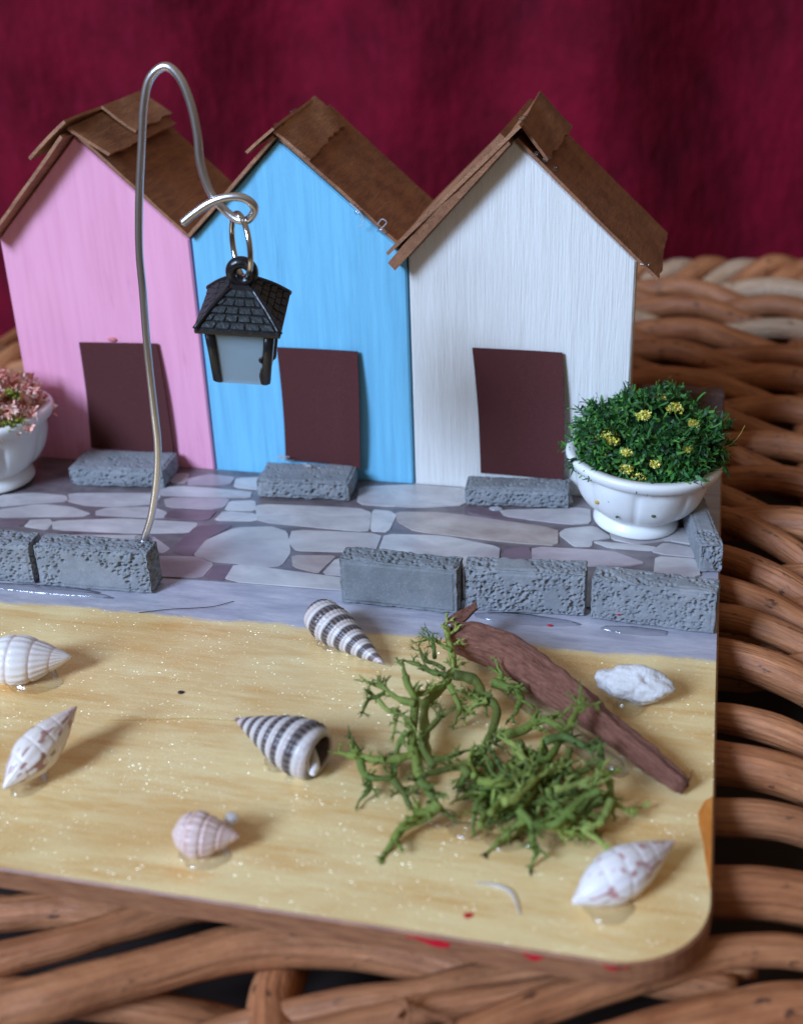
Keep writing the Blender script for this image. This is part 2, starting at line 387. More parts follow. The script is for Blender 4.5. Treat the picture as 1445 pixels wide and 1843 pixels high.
# printed stone paper under a glossy film
M_PRINT = Mat('stone_print_joint', lin(112, 104, 112), 0.30)
_n = M_PRINT.noise(M_PRINT.coord('Object', (0.6, 1, 1)), 3.0, 5, 0.6)
M_PRINT.color(M_PRINT.mix(M_PRINT.ramp(_n, (0.3, 0.0), (0.72, 1.0)), lin(90, 78, 80), lin(136, 126, 128)))
def stone_mat(name, a, b, seed):
    m = Mat(name, rough=0.30)
    r = m.n('ShaderNodeObjectInfo').outputs['Random']; cb = m.n('ShaderNodeCombineXYZ'); m.put(cb.inputs[0], m.math('MULTIPLY', r, 37.0)); m.put(cb.inputs[1], m.math('MULTIPLY', r, 91.0))
    va = m.n('ShaderNodeVectorMath', operation='ADD'); m.put(va.inputs[0], m.coord('Object', (0.7, 1.3, 1))); m.put(va.inputs[1], cb.outputs[0])
    n1 = m.noise(va.outputs[0], 1.5, 5, 0.62, 0.5); n2 = m.noise(va.outputs[0], 5, 4, 0.6)
    c = m.mix(m.ramp(n1, (0.32, 0.0), (0.68, 1.0)), a, b); c = m.mix(m.ramp(n2, (0.52, 0.0), (0.8, 0.3)), c, tuple(x * 0.6 for x in a[:3]) + (1,))
    c = m.mix(m.ramp(r, (0.0, 0.5), (0.3, 0.0), (0.7, 0.0), (1.0, 0.45)), c, tuple(x * 0.66 for x in b[:3]) + (1,))
    c = m.mix(m.ramp(m.noise(va.outputs[0], 0.7, 3, 0.5, 0.4), (0.5, 0.0), (0.7, 0.55)), c, lin(150, 132, 140))
    m.color(c); return m
M_ST = {'l': stone_mat('print_pale_stone', lin(178, 172, 170), lin(214, 208, 204), 1), 'p': stone_mat('print_pink_stone', lin(164, 148, 152), lin(190, 176, 178), 2),
        'd': stone_mat('print_dark_stone', lin(98, 78, 86), lin(120, 98, 106), 3), 't': stone_mat('print_tan_stone', lin(160, 142, 134), lin(196, 182, 172), 4)}

# wicker rods, grain and knots along the rod
def rod_mat(name, a, b):
    m = Mat(name, rough=0.5, Specular_IOR_Level=0.35)
    r = m.rand(); cb = m.n('ShaderNodeCombineXYZ'); m.put(cb.inputs[0], m.math('MULTIPLY', r, 61.0)); m.put(cb.inputs[2], m.math('MULTIPLY', r, 23.0))
    va = m.n('ShaderNodeVectorMath', operation='ADD'); m.put(va.inputs[0], m.coord('UV', (1.4, 0.7, 1))); m.put(va.inputs[1], cb.outputs[0])
    vb = m.n('ShaderNodeVectorMath', operation='ADD'); m.put(vb.inputs[0], m.coord('UV', (2.2, 0.12, 1))); m.put(vb.inputs[1], cb.outputs[0])
    n1 = m.noise(va.outputs[0], 1.2, 4, 0.6); n2 = m.noise(vb.outputs[0], 7, 4, 0.6); kn = m.noise(va.outputs[0], 4.6, 3, 0.55)
    c = m.mix(m.ramp(n1, (0.3, 0.0), (0.7, 1.0)), a, b); c = m.mix(m.ramp(n2, (0.40, 0.0), (0.70, 0.75)), c, tuple(x * 0.42 for x in a[:3]) + (1,))
    c = m.mix(m.ramp(kn, (0.63, 0.0), (0.70, 0.85)), c, lin(62, 40, 32))
    c = m.mix(m.ramp(r, (0.0, 0.0), (1.0, 0.35)), c, lin(160, 112, 78))
    m.color(c); m.bump(m.math('ADD', n2, m.math('MULTIPLY', kn, 0.8)), 0.6, 0.06); return m
M_ROD = rod_mat('willow_rod', lin(166, 100, 62), lin(214, 144, 96))
M_GLINT_ROD = rod_mat('glint_willow_rod', lin(196, 158, 120), lin(240, 216, 186))  # window glare on the far rods painted in as a pale colour
M_GAP_SHADE = Mat('basket_gap_shade', lin(58, 44, 38), 0.9)  # dark sheet below the rods; shade of the gaps is in its colour

M_BARK = Mat('red_brown_bark', rough=0.75)
m = M_BARK; g = m.noise(m.coord('UV', (3.0, 0.7, 1)), 5.5, 6, 0.7, 0.6); g2 = m.noise(m.coord('UV', (2.2, 1.2, 1)), 2.2, 5, 0.7)
c = m.mix(m.ramp(g, (0.32, 0.0), (0.7, 1.0)), lin(120, 70, 54), lin(184, 124, 100)); c = m.mix(m.ramp(g2, (0.55, 0.0), (0.8, 0.7)), c, lin(84, 42, 34))
m.color(c); m.bump(m.math('ADD', m.math('ADD', g, g2), m.math('MULTIPLY', m.noise(m.coord('UV', (6.0, 1.1, 1)), 9, 4, 0.7), 0.7)), 1.0, 0.08)

M_VELVET = Mat('crimson_velvet', rough=0.85)
m = M_VELVET; n1 = m.noise(m.coord('Object', (1, 1, 0.9)), 0.2, 6, 0.68, 0.2); n2 = m.noise(m.coord('Object', (1.4, 1, 0.5)), 1.3, 4, 0.65)
c = m.mix(m.ramp(n1, (0.30, 0.0), (0.74, 1.0)), lin(66, 4, 18), lin(142, 14, 44)); c = m.mix(m.ramp(n2, (0.5, 0.0), (0.85, 0.35)), c, lin(160, 24, 58))
m.color(c); m.b.inputs['Sheen Weight'].default_value = 0.18; m.b.inputs['Sheen Tint'].default_value = lin(210, 70, 120); m.b.inputs['Sheen Roughness'].default_value = 0.4
m.b.inputs['Specular IOR Level'].default_value = 0.15
m.bump(m.math('ADD', n1, m.math('MULTIPLY', n2, 0.5)), 0.5, 0.6)

# ------------------------------------------------------------------ curtain
nx, nz = 150, 70
xs = np.linspace(-46, 20, nx); zs = np.linspace(-9, 20, nz); XX, ZZ = np.meshgrid(xs, zs); P = np.stack([XX.ravel(), np.zeros(nx * nz), ZZ.ravel()], 1)
yy = 35 + 1.1 * np.sin(P[:, 0] * 0.33 + 0.6 * np.sin(P[:, 2] * 0.11)) + 0.6 * np.sin(P[:, 0] * 0.81 + 1.7 + 0.05 * P[:, 2]) + 0.7 * vnoise(P, 0.16, 5, 3) + 0.42 * np.maximum(0, P[:, 0] + 13)
P[:, 1] = yy
F = [(j * nx + i, j * nx + i + 1, (j + 1) * nx + i + 1, (j + 1) * nx + i) for j in range(nz - 1) for i in range(nx - 1)]
tag(mesh('velvet_curtain', P, F, M_VELVET), 'crimson velvet cloth hanging as the backdrop behind the model houses', 'curtain')

# ------------------------------------------------------------------ wicker basket
basket = thing('wicker_basket', (-5, 8, -2.6), 'brown woven willow basket lid under and behind the painted board', 'basket')
RIM = np.array([(-30, 4), (-24, 12.2), (-19, 18.2), (-12, 24.2), (-4, 28.2), (3, 29.6), (12, 28.6)])
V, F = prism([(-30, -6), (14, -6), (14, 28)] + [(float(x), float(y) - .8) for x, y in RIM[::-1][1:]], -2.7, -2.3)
mesh('gap_shade_floor', V, F, M_GAP_SHADE, basket, smooth=False)
def rod(P, R, n=60, sides=12, seed=0, mat=None):
    return tube('rod', P, R, mat or M_ROD, basket, sides, n, 0.03, seed)
# weavers that come out from under the right edge of the board (y at x=0, y at x=1.3, radius)
right = [(12.02, 11.1, .25), (10.42, 9.72, .27), (9.30, 8.65, .29), (8.36, 7.96, .24), (7.26, 6.90, .32), (5.50, 5.25, .23), (4.54, 4.43, .32), (3.33, 3.44, .26), (2.02, 2.20, .33)]
for i, (y0, y1, r) in enumerate(right):
    s = (y1 - y0) / 1.3; P = []
    for x in (-4, -2.5, -1.2, 0, 0.8, 1.6, 2.4, 3.4, 5):
        z = -0.36 - r - (0.0 if x < 1.0 else 0.55 * min(1, (x - 1.0) / 1.5)) - (0.15 if x < -1 else 0)
        P.append((x, y0 + s * x * (1 if x > 0 else 0.4), z))
    rod(P, [r * .9] * 3 + [r] * 3 + [r * .95] * 3, 50, 12, i)
    if i < 4:                                        # its neighbour, passing under here and rising to the right
        ym0 = (y0 + right[i + 1][0]) / 2; ym1 = (y1 + right[i + 1][1]) / 2 + 0.08; s2 = (ym1 - ym0) / 1.3; P = []; r2 = 0.24
        for x in (-3, -1, 0, 0.7, 1.4, 2.1, 3.0, 4.2, 6):
            z = -0.42 - r2 - (0.75 if x < 0.4 else 0.75 * max(0, 1 - (x - 0.4) / 1.5))
            P.append((x, ym0 + s2 * x + 0.10 * max(0, x - 0.6), z))
        rod(P, r2, 50, 12, 40 + i)
# weavers farther back, plain weave over hidden stakes
y = 12.9; row = 0
while y < 29.0:
    r = 0.29 + 0.06 * rng.random(); P = []; ph = rng.uniform(-.25, .25)
    xl = max(-24, np.interp(y - .4, RIM[:6, 1], RIM[:6, 0]))
    for x in np.linspace(xl, 9, 34):
        a = math.pi * (x - 0.4) / 2.7 + math.pi * (row % 2) + ph
        P.append((x, y - 0.20 * max(0, x + 3) - 0.012 * (x + 3) ** 2 * (1 if x > -3 else 0) + 0.10 * math.sin(a * 0.5 + row) + rng.uniform(-.04, .04), -0.70 - 0.10 + 0.26 * math.sin(a)))
    rod(P, r, 130, 10, 80 + row, M_GLINT_ROD if y > 24.5 and row % 4 == 0 else None); y += 0.86 + 0.2 * rng.random(); row += 1
for x in (-20, -15.2, 1.9, 4.4, 6.8):
    rod([(x, 13, -1.0), (x, 18, -1.02), (x + .1, 23, -1.0), (x, 28, -1.0)], 0.3, 40, 10, 200)
# rolled border along the back
rim = smooth_path(np.column_stack([RIM, np.zeros(len(RIM))]), 900); sl = np.concatenate([[0], np.cumsum(np.linalg.norm(np.diff(rim, axis=0), axis=1))])
def on_rim(s_, across):
    p = np.array([np.interp(s_, sl, rim[:, k]) for k in (0, 1)]); q = np.array([np.interp(s_ + .1, sl, rim[:, k]) for k in (0, 1)]); t = (q - p) / np.linalg.norm(q - p)
    return p + np.array([-t[1], t[0]]) * across
for k in range(40):
    s0_ = 8 + k * 1.0
    if s0_ > sl[-1] - 3: break
    P = [(*on_rim(s0_ - 1.0, -1.1), -1.5), (*on_rim(s0_ - .3, -.7), -.95), (*on_rim(s0_ + .7, -.05), -.58 + .12 * (k % 2)), (*on_rim(s0_ + 1.7, .6), -.9), (*on_rim(s0_ + 2.4, .9), -1.5)]
    rod(P, 0.31 + 0.06 * rng.random(), 24, 9, 300 + k, M_GLINT_ROD if rng.random() < .38 else None)
# rods of the front border, slanting up to the right under the board
front = [
    ([(-10.5, -2.0, -.85), (-8.07, -.64, -.78), (-7.24, -.16, -.75), (-6.25, .55, -.75), (-5.2, 1.09, -.8), (-3.5, 1.7, -1.0)], .205),
    ([(-10.2, -3.1, -.95), (-7.94, -1.47, -.80), (-7.15, -1.03, -.75), (-6.08, -.36, -.75), (-5.21, .15, -.77), (-4.07, .45, -.86), (-3.0, .5, -1.0), (-1.8, .3, -1.2)], .275),
    ([(-11, -1.2, -1.1), (-9, -1.0, -1.1), (-7.9, -.85, -1.1), (-7.2, -.72, -1.15), (-6.2, -.5, -1.35), (-5.2, -.1, -1.9)], .22),
    ([(-11, -.2, -.95), (-9.5, -.1, -.9), (-8.46, .1, -.85), (-7.8, .3, -.85), (-7.1, .5, -.9), (-5, 1.4, -1.1)], .24),
    ([(-4.95, .9, -1.35), (-4.88, -.11, -1.25), (-4.72, -.62, -1.2), (-4.60, -1.1, -1.2), (-4.5, -2.4, -1.4)], .31),
    ([(-7.0, -2.6, -1.0), (-5.4, -1.55, -.9), (-4.52, -1.06, -.82), (-3.41, -.52, -.78), (-2.2, -.02, -.76), (-1.17, .42, -.78), (0.5, 1.2, -.95)], .165),
    ([(-7.2, -1.3, -2.1), (-5.4, -.7, -1.35), (-4.07, -.36, -.98), (-3.18, -.08, -.88), (-2.26, .35, -.82), (-1.18, .62, -.80), (0.3, .8, -1.0)], .20),
    ([(-4.6, -2.0, -1.0), (-2.5, -.57, -.80), (-1.6, .05, -.74), (-.76, .55, -.70), (.0, .98, -.68), (.6, 1.20, -.70), (1.06, 1.30, -.75), (2.4, 1.45, -1.0)], .21),
    ([(-3.4, -1.9, -1.1), (-1.3, -.62, -.85), (-.41, -.10, -.78), (.35, .25, -.75), (1.03, .50, -.75), (2.6, 1.0, -.95)], .29),
    ([(-1.6, -1.7, -1.2), (.2, -.6, -1.0), (1.3, -.1, -.95), (2.8, .5, -1.0)], .28),
    ([(-9.5, -4.0, -1.1), (-7.0, -2.3, -1.0), (-5.4, -1.5, -1.35), (-3.4, -.9, -2.1)], .27),
    ([(-.6, .9, -2.0), (.4, .95, -1.45), (1.0, .92, -1.2), (1.6, .9, -1.15), (2.8, 1.0, -1.2)], .26),
]
for i, (P, r) in enumerate(front): rod(P, [r * .96] + [r] * (len(P) - 1), 60, 14, 400 + i)
V1 = tube('broken_twig', [(-3.35, -.42, -.58), (-2.98, -.56, -.55), (-2.62, -.62, -.60)], [.02, .022, .015], M_ROD, basket, 6, 12)
V1 = tube('broken_twig', [(-3.30, -.66, -.62), (-3.18, -.55, -.50), (-3.10, -.48, -.48)], [.03, .02, .012], M_ROD, basket, 6, 12)
V1 = tube('broken_twig', [(-3.12, -.86, -.60), (-3.12, -.66, -.48), (-3.22, -.52, -.42)], [.025, .018, .01], M_ROD, basket, 6, 12)

# ------------------------------------------------------------------ the board with its paint and the printed paving
board = thing('display_board', (-8, 7, -.33), 'flat wooden board painted gold like sand with a grey strip, carrying the scene', 'board')
rc = 1.12; poly = [(-19, 0.0)]
poly += [(-rc + rc * math.sin(a), rc - rc * math.cos(a)) for a in np.linspace(0, math.pi / 2, 14)]
poly += [(0.0, 14.9), (-19, 14.9)]
def inset(poly, d):
    out = []; n = len(poly)
    for i in range(n):
        a, b, c = [np.array(poly[(i + k) % n]) for k in (-1, 0, 1)]
        e1 = (b - a) / np.linalg.norm(b - a); e2 = (c - b) / np.linalg.norm(c - b)
        n1 = np.array([-e1[1], e1[0]]); n2 = np.array([-e2[1], e2[0]]); nn = n1 + n2; nn /= np.linalg.norm(nn)
        out.append(tuple(b + nn * d / max(.3, nn @ n1)))
    return out
n = len(poly); rings = [(inset(poly, .02), -.33), (poly, -.31), (poly, -.03), (inset(poly, .03), 0.0)]
V = [(x, y, z) for pl, z in rings for x, y in pl]; F = [tuple(range(n - 1, -1, -1))]; fm = [1]
for k in range(3):
    for i in range(n): F.append((k * n + i, k * n + (i + 1) % n, (k + 1) * n + (i + 1) % n, (k + 1) * n + i)); fm.append(1)
F.append(tuple(3 * n + i for i in range(n))); fm.append(0)
mesh('panel', V, F, [M_TOP, M_EDGE], board, smooth=False, fmat=fm)
def patch(name, pts, z, h, mat, parent):
    V, F = prism(pts, z, z + h); return mesh(name, V, F, mat, parent, smooth=False)
patch('orange_smear', [(-.035, 2.97), (-.13, 2.86), (-.20, 2.62), (-.19, 2.40), (-.13, 2.1), (-.10, 1.8), (-.06, 1.5), (-.035, 1.34)][::-1], .001, .005, M_ORANGE, board)
patch('red_smear', [(-2.72, .35), (-2.66, .32), (-2.60, .37), (-2.62, .42), (-2.70, .40)], .001, .004, M_RED, board)
def edge_patch(x0, x1, z0, z1, seed):
    k = 12; pts = [(x0 + (x1 - x0) * t, z1 - .02 * abs(math.sin(7 * t + seed))) for t in np.linspace(0, 1, k)] + [(x0 + (x1 - x0) * t, z0 + .04 * math.sin(5 * t + seed)) for t in np.linspace(1, 0, k)]
    V = [(x, -.006, z) for x, z in pts] + [(x, .0, z) for x, z in pts]; n = len(pts)
    mesh('red_smear', V, [tuple(range(n - 1, -1, -1))] + [(i, (i + 1) % n, n + (i + 1) % n, n + i) for i in range(n)], M_RED, board, smooth=False)
edge_patch(-3.30, -2.80, -.12, -.045, 1); edge_patch(-2.00, -1.76, -.10, -.045, 2); edge_patch(-1.12, -1.115 + .25, -.06, -.034, 3)
blob('speck', (-7.56, 3.84, .01), (.05, .04, .02), M_SPECK, board, 3, .3, 10, 6)
tube('glue_strand', [(-2.66, .88, .01), (-2.46, .89, .012), (-2.28, .83, .012), (-2.18, .70, .01), (-2.10, .50, .01)], [.01, .02, .028, .022, .012], M_GLUEW, board, 8, 24)
STONES=[
 ('l',[(-12.32,9.74),(-10.74,10.02),(-10.53,9.92),(-10.50,9.59),(-11.16,9.34),(-11.75,9.30),(-12.17,9.40)]),
 ('l',[(-13.33,8.86),(-12.66,9.20),(-12.04,9.19),(-11.54,8.98),(-11.64,8.85),(-12.50,8.68),(-13.15,8.54)]),
 ('l',[(-11.44,9.12),(-11.29,9.26),(-10.49,9.45),(-10.12,9.28),(-10.09,9.04),(-11.35,8.94)]),
 ('l',[(-12.51,8.29),(-12.53,8.53),(-12.20,8.65),(-12.07,8.50),(-12.04,8.23)]),
 ('l',[(-12.06,8.59),(-10.79,8.90),(-9.43,8.97),(-9.37,8.91),(-9.37,8.58),(-10.34,8.38),(-11.86,8.26)]),
 ('p',[(-9.94,8.32),(-9.71,8.15),(-9.47,7.94),(-9.54,7.76),(-9.78,7.83)]),
 ('p',[(-9.68,7.60),(-8.93,7.74),(-8.50,7.54),(-8.53,7.05),(-9.40,6.96)]),
 ('d',[(-8.42,7.50),(-8.14,7.52),(-8.11,7.05),(-8.41,7.04)]),
 ('l',[(-8.93,7.78),(-8.94,8.29),(-8.56,8.90),(-7.98,9.05),(-7.63,8.91),(-7.32,8.16),(-7.33,7.69),(-7.66,7.54),(-8.09,7.63),(-8.48,7.61)]),
 ('d',[(-9.31,8.84),(-8.66,9.01),(-8.97,8.36),(-8.98,7.71),(-9.36,7.83),(-9.38,8.11)]),
 ('l',[(-7.50,8.99),(-5.92,9.12),(-5.87,8.43),(-6.50,8.34),(-7.19,8.25),(-7.43,8.55)]),
 ('t',[(-7.22,8.06),(-6.48,8.19),(-6.57,7.82),(-6.62,7.55),(-7.07,7.69)]),
 ('l',[(-6.51,7.53),(-6.42,8.10),(-5.97,8.01),(-5.94,7.54)]),
 ('l',[(-8.08,7.60),(-6.98,7.52),(-6.01,7.44),(-5.54,7.43),(-5.45,7.10),(-6.14,7.08),(-8.05,7.03)]),
 ('l',[(-8.48,9.82),(-8.28,9.91),(-6.59,10.04),(-6.32,9.90),(-6.18,9.20),(-6.35,9.15),(-8.24,9.20)]),
 ('l',[(-9.06,9.12),(-9.03,9.49),(-8.43,9.50),(-8.31,9.22)]),
 ('l',[(-9.07,9.90),(-8.63,10.03),(-8.46,9.62),(-9.02,9.55)]),
 ('l',[(-6.28,10.02),(-5.98,10.01),(-5.82,9.87),(-5.81,9.21),(-6.10,9.19)]),
 ('p',[(-10.34,9.77),(-10.18,9.88),(-9.14,10.02),(-9.12,9.68),(-9.32,9.53),(-10.17,9.50)]),
 ('d',[(-10.02,9.39),(-9.20,9.47),(-9.22,9.10),(-9.88,9.05),(-10.05,9.09)]),
 ('l',[(-10.62,10.27),(-10.11,10.40),(-8.83,10.37),(-8.78,10.14),(-9.52,10.04),(-10.53,9.95)]),
 ('p',[(-10.25,10.75),(-9.90,11.01),(-9.38,10.95),(-9.37,10.63),(-10.13,10.47)]),
 ('l',[(-9.30,10.91),(-8.68,11.09),(-8.48,10.50),(-9.20,10.53)]),
 ('t',[(-10.75,10.85),(-10.36,10.98),(-10.24,10.58),(-10.47,10.48)]),
 ('d',[(-13.10,8.46),(-12.67,8.53),(-12.57,8.51),(-12.55,8.29),(-12.96,8.22)]),
 ('l',[(-13.64,9.40),(-13.01,9.62),(-12.36,9.61),(-12.22,9.39),(-12.74,9.24),(-13.39,8.96)]),
 ('l',[(-11.77,8.03),(-10.10,8.32),(-9.96,8.01),(-11.61,7.72)]),
 ('l',[(-6.76,10.90),(-5.96,11.16),(-5.50,10.52),(-6.00,10.21),(-6.60,10.22)]),
 ('l',[(-6.76,10.92),(-5.77,11.19),(-4.79,11.19),(-4.66,10.51),(-5.51,10.25),(-6.62,10.25)]),
 ('t',[(-5.80,9.98),(-4.95,10.12),(-2.87,9.82),(-2.80,9.21),(-3.57,9.19),(-5.30,9.32),(-5.69,9.62)]),
 ('l',[(-5.79,9.09),(-4.76,9.21),(-3.76,8.96),(-3.72,8.59),(-3.66,8.30),(-5.01,8.06),(-5.75,8.54)]),
 ('l',[(-3.96,10.37),(-2.38,10.75),(-2.30,10.16),(-2.65,10.05),(-3.83,10.16)]),
 ('l',[(-2.67,9.84),(-2.21,10.03),(-1.88,9.64),(-2.20,9.48),(-2.19,9.28),(-2.45,9.23),(-2.77,9.63)]),
 ('p',[(-3.15,9.07),(-1.84,9.15),(-1.26,8.82),(-1.52,8.70),(-2.16,8.57),(-3.06,8.41)]),
 ('d',[(-3.61,8.89),(-3.26,9.05),(-3.16,8.74),(-3.11,8.40),(-3.60,8.31)]),
 ('l',[(-2.16,9.45),(-1.11,9.43),(-1.15,9.30),(-1.85,9.28)]),
 ('l',[(-1.05,9.08),(-0.40,9.10),(-0.34,8.51),(-1.05,8.47)]),
 ('l',[(-1.13,9.28),(-0.93,9.61),(-0.41,9.47),(-0.36,9.19),(-0.91,9.20)]),
 ('l',[(-4.82,11.31),(-2.89,11.63),(-2.69,10.81),(-4.61,10.52)]),
 ('d',[(-4.59,10.38),(-4.01,10.36),(-3.87,10.13),(-3.41,10.07),(-4.13,10.11),(-4.56,10.21)]),
 ('l',[(-1.91,9.99),(-0.47,10.24),(-0.41,9.62),(-0.93,9.73),(-1.39,9.48),(-1.83,9.61)]),
]
BRANCHES=[
 (0.075,[(-3.63,2.34,0.15),(-3.76,2.61,0.25),(-3.88,2.89,0.35),(-3.93,3.21,0.45),(-3.98,3.53,0.55),(-4.12,3.72,0.65),(-4.17,3.80,0.75)]),
 (0.075,[(-3.70,2.83,0.20),(-3.79,3.21,0.24),(-3.91,3.77,0.28),(-3.84,3.99,0.32),(-3.73,4.23,0.36),(-3.69,4.45,0.39),(-3.65,4.54,0.43),(-3.76,4.90,0.47),(-3.85,5.12,0.51),(-3.93,5.42,0.55)]),
 (0.05,[(-3.95,3.40,0.60),(-4.16,3.42,0.62),(-4.31,3.49,0.65),(-4.42,3.56,0.68),(-4.59,3.61,0.70)]),
 (0.035,[(-4.39,3.50,0.65),(-4.48,3.41,0.63),(-4.57,3.36,0.62),(-4.60,3.18,0.60)]),
 (0.035,[(-4.44,3.33,0.65),(-4.29,3.19,0.61),(-4.16,3.19,0.57),(-4.03,3.16,0.54),(-3.91,3.05,0.50)]),
 (0.035,[(-4.17,3.34,0.50),(-4.17,3.19,0.45),(-4.16,3.04,0.40)]),
 (0.075,[(-3.60,4.28,0.50),(-3.43,4.34,0.46),(-3.27,4.30,0.41),(-3.15,4.05,0.37),(-2.95,3.92,0.32),(-2.91,3.70,0.28),(-2.93,3.45,0.23),(-2.96,3.22,0.19),(-3.02,2.94,0.14),(-3.11,2.72,0.10)]),
 (0.05,[(-3.61,4.04,0.50),(-3.51,3.91,0.42),(-3.42,3.78,0.33),(-3.43,3.74,0.25)]),
 (0.04,[(-3.10,3.91,0.40),(-3.26,3.94,0.45),(-3.41,3.91,0.50)]),
 (0.05,[(-3.07,3.92,0.40),(-3.24,3.83,0.35),(-3.30,3.72,0.30)]),
 (0.07,[(-3.09,4.50,0.30),(-2.91,4.46,0.29),(-2.76,4.39,0.28),(-2.65,4.23,0.26),(-2.68,4.01,0.25)]),
 (0.05,[(-3.01,4.51,0.30),(-2.99,4.62,0.35),(-3.04,4.71,0.40)]),
 (0.06,[(-3.82,2.70,0.30),(-4.01,2.58,0.30),(-4.23,2.51,0.30),(-4.49,2.52,0.30),(-4.66,2.54,0.30)]),
 (0.04,[(-4.47,2.52,0.30),(-4.56,2.65,0.32),(-4.65,2.77,0.35)]),
 (0.045,[(-3.95,2.92,0.50),(-4.03,2.83,0.40),(-4.04,2.69,0.30)]),
 (0.05,[(-4.47,2.46,0.30),(-4.34,2.24,0.25),(-4.08,2.28,0.20),(-4.02,2.40,0.15),(-4.12,2.76,0.10)]),
 (0.06,[(-3.96,2.16,0.30),(-3.82,2.07,0.20),(-3.70,1.95,0.10)]),
 (0.04,[(-4.34,2.27,0.20),(-4.26,2.13,0.15),(-4.32,2.00,0.10)]),
 (0.06,[(-3.57,1.99,0.50),(-3.45,1.91,0.43),(-3.33,1.75,0.37),(-3.24,1.72,0.30)]),
 (0.085,[(-3.28,1.72,0.40),(-3.36,1.64,0.32),(-3.54,1.51,0.25),(-3.67,1.45,0.18),(-3.75,1.30,0.10)]),
 (0.05,[(-3.60,2.54,0.30),(-3.44,2.66,0.32),(-3.21,2.79,0.35)]),
 (0.05,[(-3.52,2.53,0.30),(-3.75,2.90,0.37),(-3.62,3.35,0.43),(-3.55,3.36,0.50)]),
 (0.06,[(-3.01,2.31,0.40),(-3.17,2.40,0.43),(-3.44,2.19,0.47),(-3.55,2.05,0.50)]),
 (0.05,[(-2.94,2.29,0.40),(-3.07,2.61,0.35),(-3.07,2.82,0.30)]),
 (0.045,[(-4.05,3.75,0.50),(-3.91,3.81,0.50),(-3.73,4.08,0.50)]),
 (0.045,[(-3.68,4.22,0.55),(-3.87,4.20,0.57),(-4.06,4.31,0.58),(-4.25,4.36,0.60)]),
 (0.035,[(-3.75,4.35,0.55),(-3.90,4.41,0.58),(-4.04,4.41,0.62),(-4.17,4.65,0.65)]),
 (0.035,[(-3.94,4.60,0.55),(-4.01,4.84,0.60),(-4.11,5.00,0.65)]),
 (0.03,[(-3.74,4.82,0.55),(-3.90,4.91,0.57),(-4.05,5.04,0.58),(-4.21,4.91,0.60)]),
 (0.07,[(-2.88,3.39,0.20),(-2.69,3.45,0.24),(-2.49,3.54,0.28),(-2.37,3.68,0.32),(-2.22,3.71,0.36),(-2.13,3.72,0.40)]),
 (0.05,[(-2.20,3.49,0.50),(-2.05,3.35,0.54),(-1.91,3.22,0.58),(-1.86,3.39,0.62),(-1.81,3.61,0.66),(-1.81,3.75,0.70)]),
 (0.03,[(-1.82,3.57,0.65),(-1.75,3.63,0.68),(-1.69,3.64,0.70)]),
 (0.06,[(-2.19,3.18,0.40),(-1.95,3.30,0.42),(-1.78,3.20,0.43),(-1.61,3.08,0.45),(-1.47,3.06,0.47),(-1.42,2.72,0.48),(-1.45,2.45,0.50)]),
 (0.06,[(-1.47,2.57,0.50),(-1.34,2.56,0.43),(-1.27,2.42,0.37),(-1.24,2.27,0.30)]),
 (0.06,[(-2.22,2.63,0.40),(-2.38,2.75,0.40),(-2.54,3.00,0.40),(-2.69,3.10,0.40)]),
 (0.055,[(-1.91,2.00,0.60),(-1.80,2.04,0.60),(-1.63,2.15,0.60),(-1.46,2.16,0.60),(-1.40,2.43,0.60)]),
 (0.055,[(-1.39,2.08,0.60),(-1.57,1.95,0.55),(-1.73,1.70,0.50),(-1.83,1.57,0.45),(-1.94,1.58,0.40)]),
 (0.05,[(-1.36,2.12,0.50),(-1.50,2.04,0.35),(-1.53,1.85,0.20)]),
 (0.055,[(-1.25,2.17,0.40),(-1.29,1.97,0.35),(-1.36,1.82,0.30),(-1.52,1.75,0.25),(-1.37,1.69,0.20),(-1.28,1.66,0.15)]),
 (0.035,[(-1.22,2.27,0.30),(-1.07,2.26,0.22),(-0.94,2.39,0.15)]),
 (0.05,[(-2.31,1.78,0.40),(-2.15,1.67,0.32),(-2.10,1.49,0.25),(-2.03,1.37,0.18),(-2.06,1.30,0.10)]),
 (0.06,[(-2.86,2.10,0.50),(-2.68,2.09,0.50),(-2.51,2.12,0.50),(-2.30,2.41,0.50)]),
 (0.05,[(-2.00,2.11,0.50),(-1.94,1.99,0.45),(-1.81,1.90,0.40)]),
 (0.06,[(-2.50,1.78,0.50),(-2.35,1.94,0.47),(-2.17,2.40,0.43),(-1.96,2.63,0.40)]),
 (0.05,[(-2.63,1.65,0.40),(-2.53,2.11,0.30),(-2.45,2.39,0.20)]),
 (0.05,[(-1.75,1.72,0.30),(-1.67,2.03,0.20),(-1.63,2.25,0.10)]),
 (0.05,[(-2.73,1.52,0.30),(-2.74,1.91,0.20),(-2.90,2.31,0.10)]),
 (0.05,[(-2.23,1.73,0.30),(-2.40,1.61,0.19),(-2.53,1.51,0.08)]),
 (0.05,[(-1.90,1.71,0.30),(-1.72,1.74,0.19),(-1.47,1.90,0.08)]),
 (0.06,[(-2.53,3.21,0.30),(-2.35,2.98,0.30),(-2.12,2.93,0.30),(-2.02,3.26,0.30),(-1.95,3.38,0.30)]),
 (0.05,[(-1.85,3.05,0.40),(-1.84,2.84,0.37),(-1.75,2.70,0.33),(-1.55,2.86,0.30)]),
]

